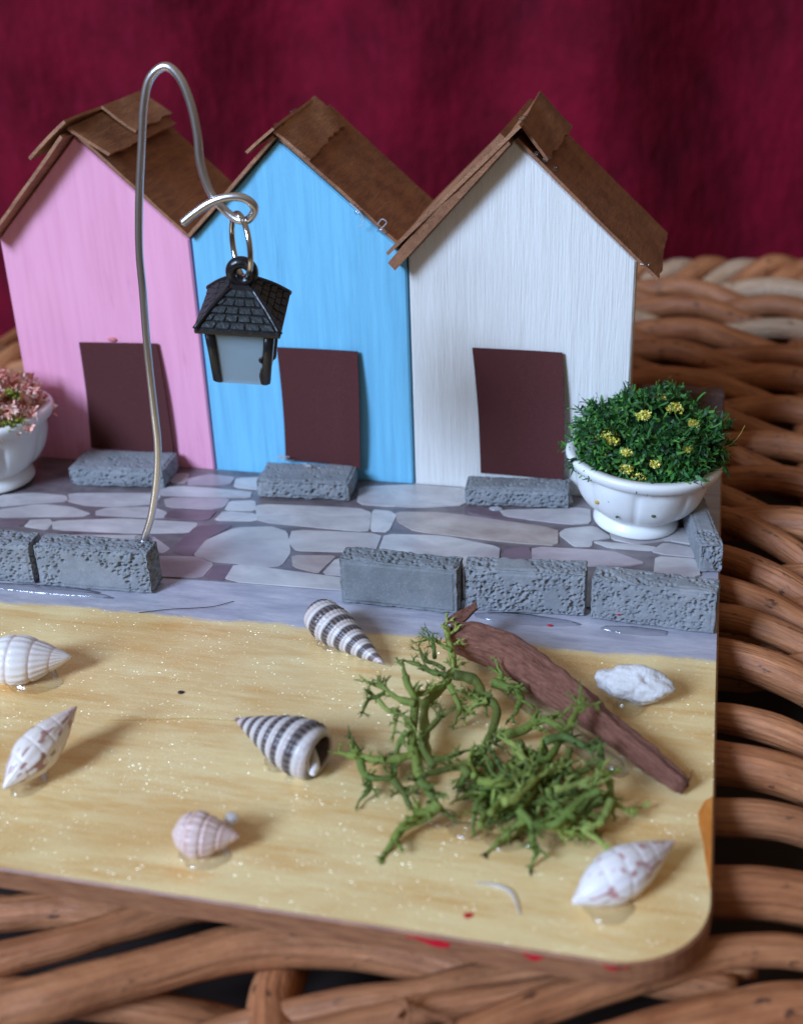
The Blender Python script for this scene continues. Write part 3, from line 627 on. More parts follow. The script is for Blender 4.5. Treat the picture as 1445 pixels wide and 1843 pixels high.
def chaikin(p):
    out = []
    for i in range(len(p)):
        a, b = np.array(p[i]), np.array(p[(i + 1) % len(p)]); out += [tuple(a * .88 + b * .12), tuple(a * .12 + b * .88)]
    return out
V, F = prism([(-19, 6.60), (-9.2, 6.975), (-6.2, 7.09), (-.36, 7.32), (-.36, 11.25), (-19, 11.25)], .002, .02)
paving = mesh('paving_sheet', V, F, M_PRINT, board, smooth=False)
paving['label'] = 'glossy printed sheet of irregular grey and mauve paving stones'
for i, (k, pts) in enumerate(STONES):
    cx = sum(p[0] for p in pts) / len(pts); cy = sum(p[1] for p in pts) / len(pts); pts = chaikin([(cx + (x - cx) * 1.02 + .02 * math.copysign(1, x - cx), cy + (y - cy) * 1.0 + .012 * math.copysign(1, y - cy)) for x, y in pts]); area = sum(a[0] * b[1] - b[0] * a[1] for a, b in zip(pts, pts[1:] + pts[:1]))
    if area < 0: pts = pts[::-1]
    V, F = prism(pts, .012, .0235 + .0006 * i); mesh('paving_stone', V, F, M_ST[k], paving, smooth=False)

# ------------------------------------------------------------------ houses
YH = 11.258
def wall(poly, mat, parent, seed):
    """pentagon front extruded to a solid block, edges slightly softened"""
    n = len(poly); rings = [(inset(poly, .03), YH), (poly, YH + .03), ([(x + (.13 if x < (poly[0][0] + poly[1][0]) / 2 - .5 else -.13 if x > (poly[0][0] + poly[1][0]) / 2 + .5 else 0), z) for x, z in poly], YH + 3.0)]
    V = [(x, y, z) for pl, y in rings for x, z in pl]; F = [tuple(range(n))]
    for k in range(2):
        for i in range(n): F.append((k * n + (i + 1) % n, k * n + i, (k + 1) * n + i, (k + 1) * n + (i + 1) % n))
    F.append(tuple(2 * n + i for i in range(n - 1, -1, -1)))
    return mesh('wall', V, F, mat, parent, smooth=False)
def panel(name, c4, mat, parent, th=.06, nrm=(0, 0, 1), wob=.03, seed=0, ragged=0.0, nu=26, nv=18):
    ph = seed * 1.7
    fn = lambda u, v: wob * (np.sin(3.1 * u + ph) * .6 + np.sin(2.3 * v + ph * 2) * .5 + .3 * np.sin(9 * u + 4 * v + ph))
    V, F, uv = sheet_quad(c4, nu, nv, th, fn, nrm)
    if ragged:
        c4 = np.asarray(c4, float); du = c4[1] - c4[0]; dv = c4[3] - c4[0]
        e = vnoise(V, 3.2, seed, 3) * ragged; lo = uv[:, 1] > .97; hi = uv[:, 0] > .97; l0 = uv[:, 0] < .03
        V[lo] += (dv / np.linalg.norm(dv))[None] * e[lo][:, None]; V[hi | l0] += (du / np.linalg.norm(du))[None] * (e[hi | l0] * .6)[:, None]
    return mesh(name, V, F, mat, parent, smooth=False)
def door(c4, parent, curl, label=None):
    fn = lambda u, v: .02 + curl * (u ** 3) * (0.3 + .7 * np.sin(np.pi * v * .8)) + .02 * v * u
    V, F, uv = sheet_quad([(x, YH, z) for x, z in c4], 12, 14, .035, fn, (0, -1, 0))
    V[:, 0] += .03 * np.sin(np.pi * np.clip(uv[:, 1], 0, 1)) * 1.0
    return mesh('door', V, F, M_DOOR, parent, smooth=False)

def house(x0, x1, xa, e0, e1, A, mat, label):
    h = thing('model_house', ((x0 + x1) / 2, YH + 1.5, 0), label, 'model house', 'row of painted toy houses')
    wall([(x0, 0), (x1, 0), (x1, e1), (xa, A), (x0, e0)], mat, h, 0)
    return h
hp = house(-13.80, -9.905, -11.92, 4.62, 4.69, 6.52, M_PINK, 'pink wooden toy house with dark door, at the left end of the row')
hb = house(-9.855, -5.80, -8.03, 4.69, 4.55, 6.49, M_BLUE, 'sky blue wooden toy house between the pink and white ones')
hw = house(-5.755, -1.77, -3.88, 4.50, 4.53, 6.52, M_WHITE, 'white wooden toy house beside the potted yellow flowers')
door([(-12.44, 2.60), (-10.78, 2.655), (-10.70, .34), (-12.54, .34)], hp, .05)
door([(-8.35, 2.69), (-6.76, 2.70), (-6.80, .36), (-8.36, .36)], hb, .16)
door([(-4.61, 2.86), (-2.98, 2.86), (-2.88, .38), (-4.47, .38)], hw, .13)
# roofs: right slope, left slope, folded ridge pieces (corners: ridge front, ridge back, low back, low front)
RN, LN = (.69, 0, .72), (-.70, 0, .71)
panel('roof_panel', [(-3.86, 11.20, 6.52), (-3.86, 14.45, 6.52), (-1.40, 14.42, 4.20), (-1.40, 11.22, 4.20)], M_ROOF, hw, .06, RN, .02, 1, .05)
panel('roof_panel', [(-3.88, 10.86, 6.54), (-3.88, 14.45, 6.54), (-5.92, 14.4, 4.345), (-5.92, 10.86, 4.345)], M_ROOF, hw, lambda u, v: .245 - .06 * v, LN, .01, 21, .03)
panel('roof_panel', [(-3.70, 10.84, 6.80), (-3.84, 14.45, 6.74), (-6.04, 14.4, 4.62), (-6.01, 10.82, 4.62)], M_ROOF2, hw, .06, LN, .015, 2, .05)
panel('ridge_piece', [(-3.74, 11.16, 6.80), (-3.86, 14.0, 6.88), (-3.24, 13.95, 6.26), (-3.30, 11.22, 6.18)], M_ROOF, hw, .05, RN, .03, 3, .08)
panel('roof_panel', [(-8.02, 11.20, 6.52), (-8.06, 14.45, 6.56), (-6.00, 14.42, 4.72), (-5.92, 11.24, 4.68)], M_ROOF, hb, .06, RN, .02, 4, .07)
panel('roof_panel', [(-8.02, 11.10, 6.55), (-8.02, 14.45, 6.55), (-9.82, 14.4, 4.75), (-9.84, 11.12, 4.74)], M_ROOF2, hb, .06, LN, .02, 5, .05)
panel('ridge_piece', [(-8.02, 11.02, 6.66), (-8.20, 13.9, 6.80), (-7.60, 13.85, 6.28), (-7.44, 11.12, 6.17)], M_ROOF2, hb, .05, RN, .03, 6, .10)
panel('ridge_piece', [(-7.98, 10.95, 6.74), (-8.10, 13.9, 6.80), (-8.62, 13.85, 6.28), (-8.52, 10.98, 6.30)], M_ROOF2, hb, .05, LN, .02, 7, .08)
panel('roof_panel', [(-11.90, 11.20, 6.55), (-11.90, 14.45, 6.55), (-9.98, 14.42, 4.80), (-9.90, 11.22, 4.74)], M_ROOF, hp, .06, RN, .02, 8, .05)
panel('roof_panel', [(-11.92, 10.85, 6.58), (-11.92, 14.45, 6.58), (-13.72, 14.4, 4.70), (-13.80, 10.85, 4.62)], M_ROOF2, hp, .06, LN, .02, 9, .05)
panel('ridge_piece', [(-11.90, 11.0, 6.70), (-11.95, 14.3, 6.76), (-11.24, 14.25, 6.22), (-11.16, 11.05, 6.24)], M_ROOF, hp, .06, RN, .03, 10, .05)
panel('ridge_piece', [(-11.82, 10.85, 6.84), (-11.95, 14.3, 6.80), (-12.68, 14.25, 6.16), (-12.66, 10.9, 6.16)], M_ROOF2, hp, .06, LN, .02, 11, .05)
panel('ridge_piece', [(-11.92, 12.4, 6.83), (-11.98, 14.4, 6.86), (-11.36, 14.4, 6.42), (-11.30, 12.5, 6.38)], M_ROOF2, hp, .05, RN, .03, 12, .06)
# hot glue squeezed out of the joints
for i, (c, s, par) in enumerate([((-3.76, 11.4, 6.86), (.12, .2, .06), hw), ((-3.34, 11.22, 6.22), (.13, .10, .10), hw), ((-3.18, 11.2, 6.08), (.08, .06, .07), hw), ((-3.5, 11.18, 6.32), (.09, .05, .06), hw),
                                 ((-8.08, 11.5, 6.72), (.14, .3, .06), hb), ((-8.14, 12.6, 6.78), (.10, .3, .05), hb), ((-6.62, 11.15, 5.30), (.10, .06, .09), hb), ((-6.20, 11.2, 4.98), (.16, .10, .10), hb),
                                 ((-1.62, 11.2, 4.50), (.16, .05, .04), hw), ((-11.85, 11.08, 6.66), (.12, .06, .08), hp)]):
    s = tuple(.6 * q for q in s); blob('glue_bead', c, s, M_GLUE, par, i + 2, .7, 16, 10, None)
tube('glue_thread', [(-6.75, 11.14, 5.45), (-6.55, 11.10, 5.28), (-6.50, 11.08, 5.12), (-6.60, 11.1, 5.05)], [.012] * 4, M_GLUEW, hb, 6, 16)
tube('glue_thread', [(-6.22, 11.1, 5.0), (-6.08, 11.06, 5.14), (-6.16, 11.06, 5.2), (-6.25, 11.1, 5.1)], [.012] * 4, M_GLUEW, hb, 6, 16)
blob('pink_smudge', (-11.73, YH - .01, 2.68), (.10, .03, .05), Mat('coral_smudge', lin(206, 116, 112), .6), hp, 4, .3, 12, 8, None)

# ------------------------------------------------------------------ grey stone bricks and door steps
def stone_block(name, p0, p1, depth, height, z0, mat, seed, pits=420, smooth_front=False, chip=.012, step=.0145):
    p0, p1 = np.array(p0), np.array(p1); L = np.linalg.norm(p1 - p0); ux = (p1 - p0) / L; uy = np.array([-ux[1], ux[0]])
    V, F, N = block_data((L, depth, height), step, .05)
    g = np.random.default_rng(seed); h = np.array([L, depth, height]) / 2
    disp = -.010 * (1 + vnoise(V, 3.0, seed, 3)) - .004 * (1 + vnoise(V, 18, seed + 3, 2))
    ed = (np.abs(np.abs(V) - h) < .10).sum(1) >= 2
    disp -= ed * chip * (1.2 + 1.6 * vnoise(V, 7, seed + 9, 2))
    Np = np.where(np.linalg.norm(N, axis=1)[:, None] > .1, N, 0)
    # pits on the front, the top and the ends
    pit = np.zeros(len(V))
    for face in range(4):
        nn = int(pits * (1, .62, .3, .3)[face])
        for _ in range(nn):
            c = (g.random(3) * 2 - 1) * h
            if face == 0:
                c[1] = -h[1]
                if smooth_front: continue
            elif face == 1: c[2] = h[2]
            elif face == 2: c[0] = h[0]
            else: c[0] = -h[0]
            if vnoise(c[None] * 1.0, 1.5, seed + 1)[0] < -.35: continue
            r = g.uniform(.014, .024) if g.random() < .8 else g.uniform(.024, .040)
            k = np.where((np.abs(V[:, 0] - c[0]) < r) & (np.abs(V[:, 1] - c[1]) < r * 1.2) & (np.abs(V[:, 2] - c[2]) < r))[0]
            if len(k):
                dd = np.linalg.norm((V[k] - c) * (1, 1, 1.2), axis=1) / r
                pit[k] = np.maximum(pit[k], np.where(dd < 1, (1 - dd ** 2) ** .5 * r * 1.9, 0))
    Vn = V + Np * disp[:, None] - Np * pit[:, None]
    W = np.empty_like(Vn); mid = (p0 + p1) / 2 + uy * depth / 2
    W[:, :2] = mid + Vn[:, :1] * ux + Vn[:, 1:2] * uy; W[:, 2] = Vn[:, 2] + height / 2 + z0
    return W, F
def brick(p0, p1, depth, height, seed, label, **kw):
    z0 = kw.pop('z0', 0.0); mat = kw.pop('mat', M_BRICK); grp = kw.pop('group', 'grey stone bricks of the low wall')
    V, F = stone_block('stone_brick', p0, p1, depth, height, z0, mat, seed, **kw)
    return tag(mesh('stone_brick', V, F, mat), label, 'brick', grp)
b1 = brick((-5.98, 6.665), (-3.99, 6.62), .50, .86, 1, 'smooth faced grey stone brick nearest the gap in the low wall, above the striped shell', mat=M_BRICK_S, smooth_front=True, chip=.018)
b2 = brick((-3.955, 6.78), (-2.02, 6.93), .50, .80, 2, 'pitted grey stone brick in the middle of the right low wall, behind the twig end', pits=520)
b3 = brick((-1.985, 6.885), (-.05, 6.74), .50, .78, 3, 'pitted grey stone brick at the right end of the low wall by the board edge', pits=400)
b4 = brick((-11.16, 6.30), (-9.09, 6.36), .52, .82, 4, 'pitted grey stone brick holding the foot of the silver wire', pits=520)
b5 = brick((-13.30, 6.27), (-11.22, 6.33), .52, .80, 5, 'grey stone brick cut by the left picture edge, left of the wire foot', pits=460)
b6 = brick((-.36, 8.66), (.05, 8.74), 2.15, .55, 6, 'narrow grey stone brick lying along the right board edge beside the flower pot', pits=420, z0=.0)
b7 = brick((-1.72, 14.15), (-.02, 14.2), .5, 1.08, 7, 'blurred stone brick with house shade in its colour, half hidden behind the yellow flowering plant', pits=60, step=.05, mat=M_BRICK_SHADE)
GS = 'flat stone steps under the doors'
def step_(p0, p1, depth, h, seed, label):
    V, F = stone_block('door_step', p0, p1, depth, h, .021, M_BRICK, seed, 170, False, .018)
    return tag(mesh('door_step', V, F, M_BRICK), label, 'step', GS)
s0 = step_((-12.50, 10.03), (-10.50, 10.18), .98, .42, 11, 'flat grey stone step in front of the pink house door')
s1 = step_((-8.63, 10.12), (-6.78, 10.26), .92, .40, 12, 'flat grey stone step in front of the blue house door')
s2 = step_((-4.66, 10.44), (-2.70, 10.60), .62, .40, 13, 'flat grey stone step in front of the white house door')
# glue and fluff round their feet
blob('glue_bead', (-3.0, 6.72, .0), (.85, .16, .05), M_GLUE, b2, 3, .35, 26, 8); blob('glue_bead', (-1.25, 6.70, .0), (.55, .12, .05), M_GLUE, b3, 6, .35, 24, 8)
blob('glue_bead', (-11.0, 6.22, .0), (1.3, .14, .05), M_GLUE, b4, 8, .35, 26, 8); blob('glue_bead', (-4.05, 10.40, .03), (.14, .08, .06), M_GLUEW, s2, 9, .4, 14, 8)
blob('red_fleck', (-2.55, 6.62, .005), (.05, .03, .018), M_RED, b2, 2, .4, 10, 6); blob('red_fleck', (-1.52, 6.87, .17), (.03, .012, .022), M_RED, b3, 2, .4, 10, 6)
def fluff(c, s, n, par, seed):
    g = np.random.default_rng(seed); parts = []
    for _ in range(n):
        a = np.array(c) + g.normal(size=3) * s * .5; d = g.normal(size=3) * s; P = smooth_path([a, a + d * .5 + g.normal(size=3) * s * .3, a + d], 6)
        v, f, _, _ = tube_data(P, .004, 4); parts.append((v, f))
    V, F = join(parts); o = mesh('fluff', V, F, M_FLUFF, par); o['kind'] = 'stuff'; return o
fluff((-8.35, 11.05, .50), np.array([.07, .03, .04]), 26, s1, 1); fluff((-7.75, 10.8, .47), np.array([.06, .03, .015]), 16, s1, 2); fluff((-4.75, 11.0, .10), np.array([.06, .03, .03]), 18, s2, 3)

# ------------------------------------------------------------------ pots with flock flowers
def lathe(prof, c, nth=96, lobes=0, amp=.0, tilt=0.0):
    prof = smooth_path(np.array([(r, z, 0) for r, z in prof]), 70)[:, :2]; th = np.linspace(0, 2 * np.pi, nth, endpoint=False)
    R = np.repeat(prof[:, 0], nth); Zz = np.repeat(prof[:, 1], nth); T = np.tile(th, len(prof))
    if lobes:
        g = np.exp(-((np.mod(T * lobes / (2 * np.pi) + .5, 1) - .5) / .06) ** 2); bulge = np.abs(np.cos((T * lobes / 2))) * .0
        w = np.clip((Zz - .24) / .12, 0, 1) * np.clip((1.10 - Zz) / .12, 0, 1); R = R * (1 - amp * g * w + .015 * w * np.cos(2 * np.pi * (np.mod(T * lobes / (2 * np.pi), 1) - .5)))
    V = np.stack([R * np.cos(T), R * np.sin(T), Zz], 1); n = len(prof)
    F = [(i * nth + j, i * nth + (j + 1) % nth, (i + 1) * nth + (j + 1) % nth, (i + 1) * nth + j) for i in range(n - 1) for j in range(nth)]
    F.append(tuple(range(nth - 1, -1, -1))); F.append(tuple((n - 1) * nth + j for j in range(nth)))
    ct, s_ = math.cos(tilt), math.sin(tilt); x, z = V[:, 0].copy(), V[:, 2].copy(); V[:, 0] = x * ct + z * s_; V[:, 2] = -x * s_ + z * ct
    V[:, 2] -= min(0, V[:, 2].min()); return V + np.array(c), F
POT = [(.70, 0), (.745, .03), (.74, .12), (.68, .22), (.72, .28), (.90, .40), (1.05, .60), (1.14, .85), (1.18, 1.08), (1.20, 1.12), (1.30, 1.16), (1.35, 1.24), (1.35, 1.31), (1.30, 1.35), (1.20, 1.34), (1.10, 1.30), (1.0, 1.24), (.5, 1.20), (.05, 1.2)]
def flock(name, c, rad, n, pal, mat, parent, seed, shell_=(0.55, 1.06), size=(.10, .22), zmin=0.0, core=None, kind='stuff', width=.030, clumps=0):
    """curled ribbons through a dome, one part"""
    g = np.random.default_rng(seed); V, F, K = [], [], []
    cl = g.normal(size=(max(1, clumps), 3)); cl[:, 2] = np.abs(cl[:, 2]) * .9 - .12; cl /= np.linalg.norm(cl, axis=1)[:, None]; ch = g.uniform(.90, 1.10, max(1, clumps)); cc = g.uniform(.72, 1.3, max(1, clumps))
    for i in range(n):
        d = g.normal(size=3); d[2] = abs(d[2]) * .9 - .12; d /= np.linalg.norm(d); q = g.uniform(*shell_) ** .6; ci = 0
        if clumps:
            ci = g.integers(clumps); d = cl[ci] + g.normal(size=3) * .16; d /= np.linalg.norm(d); q *= ch[ci]
        q *= 1 + .20 * vnoise(d[None] * 2 + seed, 2.2, seed)[0]
        a = np.array(c) + d * q * np.array(rad); a[2] = max(a[2], c[2] + zmin)
        t = d * .55 + g.normal(size=3) * .8; t /= np.linalg.norm(t); s = np.cross(t, g.normal(size=3)); s /= np.linalg.norm(s); u = np.cross(t, s)
        L = g.uniform(*size); w = width * g.uniform(.6, 1.3); b0 = len(V); cu = g.uniform(-.6, .6); m_ = 4
        for k in range(m_):
            f = k / (m_ - 1); pt = a + t * L * f + u * cu * L * f * f; wd = w * (1 - .65 * f) * (1 + .3 * math.sin(9 * f + i)); tw = s * math.cos(f * 1.4) + u * math.sin(f * 1.4)
            V += [pt - tw * wd, pt + tw * wd]
            if k: F.append((b0 + 2 * k - 2, b0 + 2 * k - 1, b0 + 2 * k + 1, b0 + 2 * k))
        if g.random() < .6:                                       # a side tooth
            b1_ = len(V); pt = a + t * L * .5; e = s * g.choice((-1, 1)) * L * .45 + t * L * .2; V += [pt - t * w * .8, pt + t * w * .8, pt + e]; F.append((b1_, b1_ + 1, b1_ + 2))
        col = np.array(pal[g.integers(len(pal))][:3]) * g.uniform(.75, 1.25) * (cc[ci] if clumps else 1); K += [col] * (len(V) - b0)
    o = mesh(name, np.array(V), F, mat, parent, True, np.array(K))
    if kind: o['kind'] = kind
    return o
GREEN = [lin(30, 76, 34), lin(42, 94, 38), lin(58, 114, 44), lin(32, 72, 34), lin(88, 142, 54), lin(64, 114, 48)]
YEL = [lin(232, 216, 70), lin(240, 230, 110), lin(216, 206, 84), lin(246, 240, 150)]
pc = (-1.50, 10.26, .05)
plant = thing('potted_plant', (pc[0], pc[1], .03), 'white plastic pot of dark green foliage with yellow flowers at the right', 'plant', 'potted plants by the houses')
V, F = lathe(POT, (pc[0], pc[1], .04), 128, 8, .035, math.radians(4.0)); mesh('pot', V, F, M_WHITEPOT, plant)
# solid core of the tuft
def dome(name, c, rad, mat, par, col, seed):
    u, v = np.meshgrid(np.linspace(0, 2 * np.pi, 40, endpoint=False), np.linspace(0, np.pi / 2 + .25, 20)); u, v = u.ravel(), v.ravel(); D = np.stack([np.cos(u) * np.sin(v), np.sin(u) * np.sin(v), np.cos(v)], 1)
    r = .82 + .10 * vnoise(D * 3, 2, seed, 3); V = D * r[:, None] * np.array(rad) + np.array(c)
    F = [(j * 40 + i, (j + 1) * 40 + i, (j + 1) * 40 + (i + 1) % 40, j * 40 + (i + 1) % 40) for j in range(19) for i in range(40)]
    o = mesh(name, V, F, mat, par, True, np.tile(np.array(col[:3]), (len(V), 1))); return o
fc = (-1.30, 10.36, 1.38)
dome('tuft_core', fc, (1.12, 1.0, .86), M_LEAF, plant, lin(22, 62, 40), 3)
flock('foliage', fc, (1.24, 1.08, .98), 6500, GREEN, M_LEAF, plant, 21, (.70, 1.10), (.08, .22), width=.034, clumps=95)
fl_ = [(-.62, -.62, .52, .17), (-.50, -.62, .40, .12), (-.30, -.80, .33, .10), (-.80, -.55, .42, .08), (-.12, -.45, .80, .13), (.36, -.20, .92, .14), (.55, -.70, .40, .10), (.66, -.35, .70, .09), (-.32, -.95, .12, .12), (-.12, -.98, -.04, .15), (-.62, -.75, .25, .07), (.10, -.90, .22, .09), (-.95, -.35, .50, .07), (.1, .1, .98, .09)]
for i, (dx, dy, dz, r) in enumerate(fl_):
    d = np.array([dx, dy, dz]); k = 1 / np.linalg.norm(d / np.array([1.20, 1.08, 1.0])) * 1.0
    flock('flower', tuple(np.array(fc) + d * k), (r * .95, r * .95, r * .8), 150, YEL, M_FLOWER, plant, 60 + i, (.1, 1.0), (.022, .045), -.3, None, 'stuff', .026)
def on_pot(az, z):
    r = 1.07 + .07 * (z - .6) / .3; return (pc[0] + r * math.cos(az) + .07 * z, pc[1] + r * math.sin(az), z + .04)
for az, z, s, mt in [(-2.22, .80, .045, M_FLECK_O), (-1.86, .62, .03, M_FLECK_G), (-1.30, .70, .04, M_FLECK_G), (-2.0, .9, .015, M_FLECK_G)]:
    blob('paint_fleck', on_pot(az, z), (s, .02, s * .8), mt, plant, 3, .4, 10, 7, None)
tube('stray_fibre', [(.02, 10.5, 1.55), (.16, 10.5, 1.75), (.24, 10.5, 1.95)], [.006, .005, .003], M_FLECK_O, plant, 5, 10)

pl = (-14.05, 10.0, .03)
plant2 = thing('potted_plant', pl, 'white plastic pot of pink flowers cut by the left picture edge', 'plant', 'potted plants by the houses')
V, F = lathe([(r * 1.02, z * 1.12) for r, z in POT], pl, 96, 8, .05, math.radians(-2)); mesh('pot', V, F, M_WHITEPOT, plant2)
PINKS = [lin(244, 176, 158), lin(250, 206, 190), lin(232, 150, 132), lin(252, 228, 216), lin(224, 180, 146)]
fc2 = (-14.0, 9.95, 1.45)
dome('tuft_core', fc2, (1.08, 1.05, .72), M_LEAF, plant2, lin(206, 150, 120), 8)
flock('flower_mass', fc2, (1.18, 1.12, .80), 2400, PINKS, M_FLOWER, plant2, 33, (.72, 1.06), (.08, .18), 0, None, 'stuff', .05)
for i, (dx, dy, dz, r) in enumerate([(.95, -.55, .16, .20), (.55, -.60, .62, .15), (.8, -.2, .55, .12)]):
    flock('green_sprig', tuple(np.array(fc2) + (dx, dy, dz)), (r * 1.3, r, r * .6), 90, [lin(140, 146, 46), lin(164, 166, 66), lin(112, 120, 40)], M_LEAF, plant2, 90 + i, (.1, 1), (.06, .14), -.1, None, None)

# ------------------------------------------------------------------ silver wire, jump ring, lantern charm
wp = [(-9.35, 6.78, .72), (-9.33, 6.80, .85), (-9.18, 6.86, 1.25), (-9.01, 6.88, 1.90), (-8.92, 6.9, 2.50), (-8.90, 6.9, 3.10), (-8.885, 6.9, 3.8), (-8.865, 6.9, 4.40), (-8.825, 6.9, 5.10), (-8.795, 6.9, 5.70), (-8.69, 6.9, 6.45), (-8.55, 6.9, 7.20), (-8.44, 6.9, 7.75), (-8.30, 6.9, 8.10),
      (-8.05, 6.9, 8.26), (-7.85, 6.9, 8.10), (-7.73, 6.9, 7.75), (-7.685, 6.9, 7.35), (-7.685, 6.9, 7.0), (-7.63, 6.9, 6.70), (-7.54, 6.9, 6.48), (-7.40, 6.9, 6.31), (-7.20, 6.88, 6.17), (-7.02, 6.86, 6.18), (-6.90, 6.82, 6.33), (-6.94, 6.76, 6.46), (-7.08, 6.72, 6.53), (-7.30, 6.68, 6.52), (-7.52, 6.65, 6.44), (-7.75, 6.62, 6.30), (-7.93, 6.60, 6.17)]
wire = tube('wire_hook', wp, .060, M_WIRE, None, 18, 260, .006, 2)
tag(wire, 'bent silver wire post with a curled end, standing on the left brick', 'wire')
blob('glue_bead', (-9.34, 6.80, .83), (.16, .12, .05), M_GLUE, wire, 5, .3, 16, 10, None)
rc_ = Vector((-7.17, 6.86, 5.80)); rr = .455
e1 = Vector((.02, 0, 1)).normalized(); e2 = Vector((math.cos(math.radians(-53)), math.sin(math.radians(-53)), 0)) * 1.0
P = [tuple(rc_ + e1 * (rr * math.cos(a)) + e2 * (rr * .98 * math.sin(a))) for a in np.linspace(0, 2 * math.pi, 65)[:-1]]
P = np.array(P); nP = len(P); T = np.roll(P, -1, 0) - np.roll(P, 1, 0); T /= np.linalg.norm(T, axis=1)[:, None]; nn = np.array(e1.cross(e2)); Bv = np.cross(T, nn)
th = np.linspace(0, 2 * np.pi, 12, endpoint=False); V = (P[:, None] + .042 * (nn[None, None] * np.cos(th)[None, :, None] + Bv[:, None] * np.sin(th)[None, :, None])).reshape(-1, 3)
F = [(i * 12 + j, ((i + 1) % nP) * 12 + j, ((i + 1) % nP) * 12 + (j + 1) % 12, i * 12 + (j + 1) % 12) for i in range(nP) for j in range(12)]
tag(mesh('jump_ring', V, F, M_RING), 'oval looking silver jump ring linking the wire curl and the lantern', 'ring')

lan = thing('lantern_charm', (-7.247, 6.9, 4.79), 'black plastic lantern charm with shingled roof and milky panes hanging from the wire', 'lantern')
LR = Euler((math.radians(12.1), math.radians(5.2), math.radians(11.7))).to_matrix(); LM = np.array(LR); LO = np.array([-7.247, 6.9, 4.79])
def lx(V): return np.asarray(V, float) @ LM.T + LO
e = .62; a_, za = .17, .46                                        # eave half width, ridge half width, ridge height
def fr(h, z, bul=0.0): return [(-h, -h, z), (h, -h, z), (h, h, z), (-h, h, z)]
def loft(rings):
    V = [p for r in rings for p in r]; n = 4; F = [(3, 2, 1, 0)]
    for k in range(len(rings) - 1):
        for i in range(4): F.append((k * 4 + i, k * 4 + (i + 1) % 4, (k + 1) * 4 + (i + 1) % 4, (k + 1) * 4 + i))
    F.append(tuple((len(rings) - 1) * 4 + i for i in range(4))); return V, F
V, F = loft([fr(e - .06, -.07), fr(e, -.05), fr(e + .01, .0), fr(e - .02, .03), fr(a_ + .24, .24), fr(a_, za), fr(a_ - .06, za + .04)])
roof = mesh('roof', lx(V), F, M_BLACK, lan, smooth=False)
# hip ridges
for sx in (-1, 1):
    for sy in (-1, 1):
        P = np.array([(sx * (e - .0), sy * (e - .0), .02), (sx * (a_ + .25), sy * (a_ + .25), .25), (sx * a_, sy * a_, za + .02)])
        tube('hip_ridge', lx(P), [.045, .04, .04], M_BLACK, roof, 8, 14)
# shingles, each its own piece, on the four slopes
def slope_pt(u, v):                                               # u along the eave -1..1, v up 0..1, front face
    h = (e - .02) + ((a_ + .24) - (e - .02)) * min(1, v / .5) if v < .5 else (a_ + .24) + (a_ - (a_ + .24)) * (v - .5) / .5
    z = .03 + .21 * min(1, v / .5) if v < .5 else .24 + .22 * (v - .5) / .5
    return np.array([u * h * .93, -h, z])
for face in range(4):
    R = np.array(Matrix.Rotation(face * math.pi / 2, 3, 'Z'))
    for rw in range(5):
        v0, v1 = rw / 5 + .02, (rw + 1) / 5 - .03; cnt = (5, 5, 4, 4, 3)[rw]; sh = .5 * (rw % 2)
        cuts = [-1] + [-1 + 2 * (k + sh + .03 * math.sin(5 * k + rw)) / cnt for k in range(1 - (rw % 2), cnt + 1) if -1 < -1 + 2 * (k + sh) / cnt < .98] + [1]
        for u0, u1 in zip(cuts, cuts[1:]):
            if u1 - u0 < .12: continue
            g_ = .035; q = [slope_pt(u0 + g_, v0), slope_pt(u1 - g_, v0), slope_pt(u1 - g_, v1), slope_pt(u0 + g_, v1)]
            nrm = np.cross(q[1] - q[0], q[3] - q[0]); nrm /= np.linalg.norm(nrm); up = [.034, .034, .016, .016]
            V = [p_ - nrm * .01 for p_ in q] + [p_ + nrm * (u_ + .006 * math.sin(13 * u0 + rw)) for p_, u_ in zip(q, up)]
            V = (np.array(V) @ R.T); F = [(3, 2, 1, 0), (4, 5, 6, 7), (0, 1, 5, 4), (1, 2, 6, 5), (2, 3, 7, 6), (3, 0, 4, 7)]
            mesh('shingle', lx(V), F, M_SHINGLE, roof, smooth=False)
# eyelet
th = np.linspace(0, 2 * np.pi, 28, endpoint=False); ph = np.linspace(0, 2 * np.pi, 14, endpoint=False); TT, PP = np.meshgrid(th, ph, indexing='ij'); TT, PP = TT.ravel(), PP.ravel()
V = np.stack([(.155 + .088 * np.cos(PP)) * np.cos(TT), .10 * np.sin(PP), .66 + (.155 + .088 * np.cos(PP)) * np.sin(TT)], 1)
F = [(i * 14 + j, ((i + 1) % 28) * 14 + j, ((i + 1) % 28) * 14 + (j + 1) % 14, i * 14 + (j + 1) % 14) for i in range(28) for j in range(14)]
mesh('eyelet', lx(V), F, M_BLACK, lan)
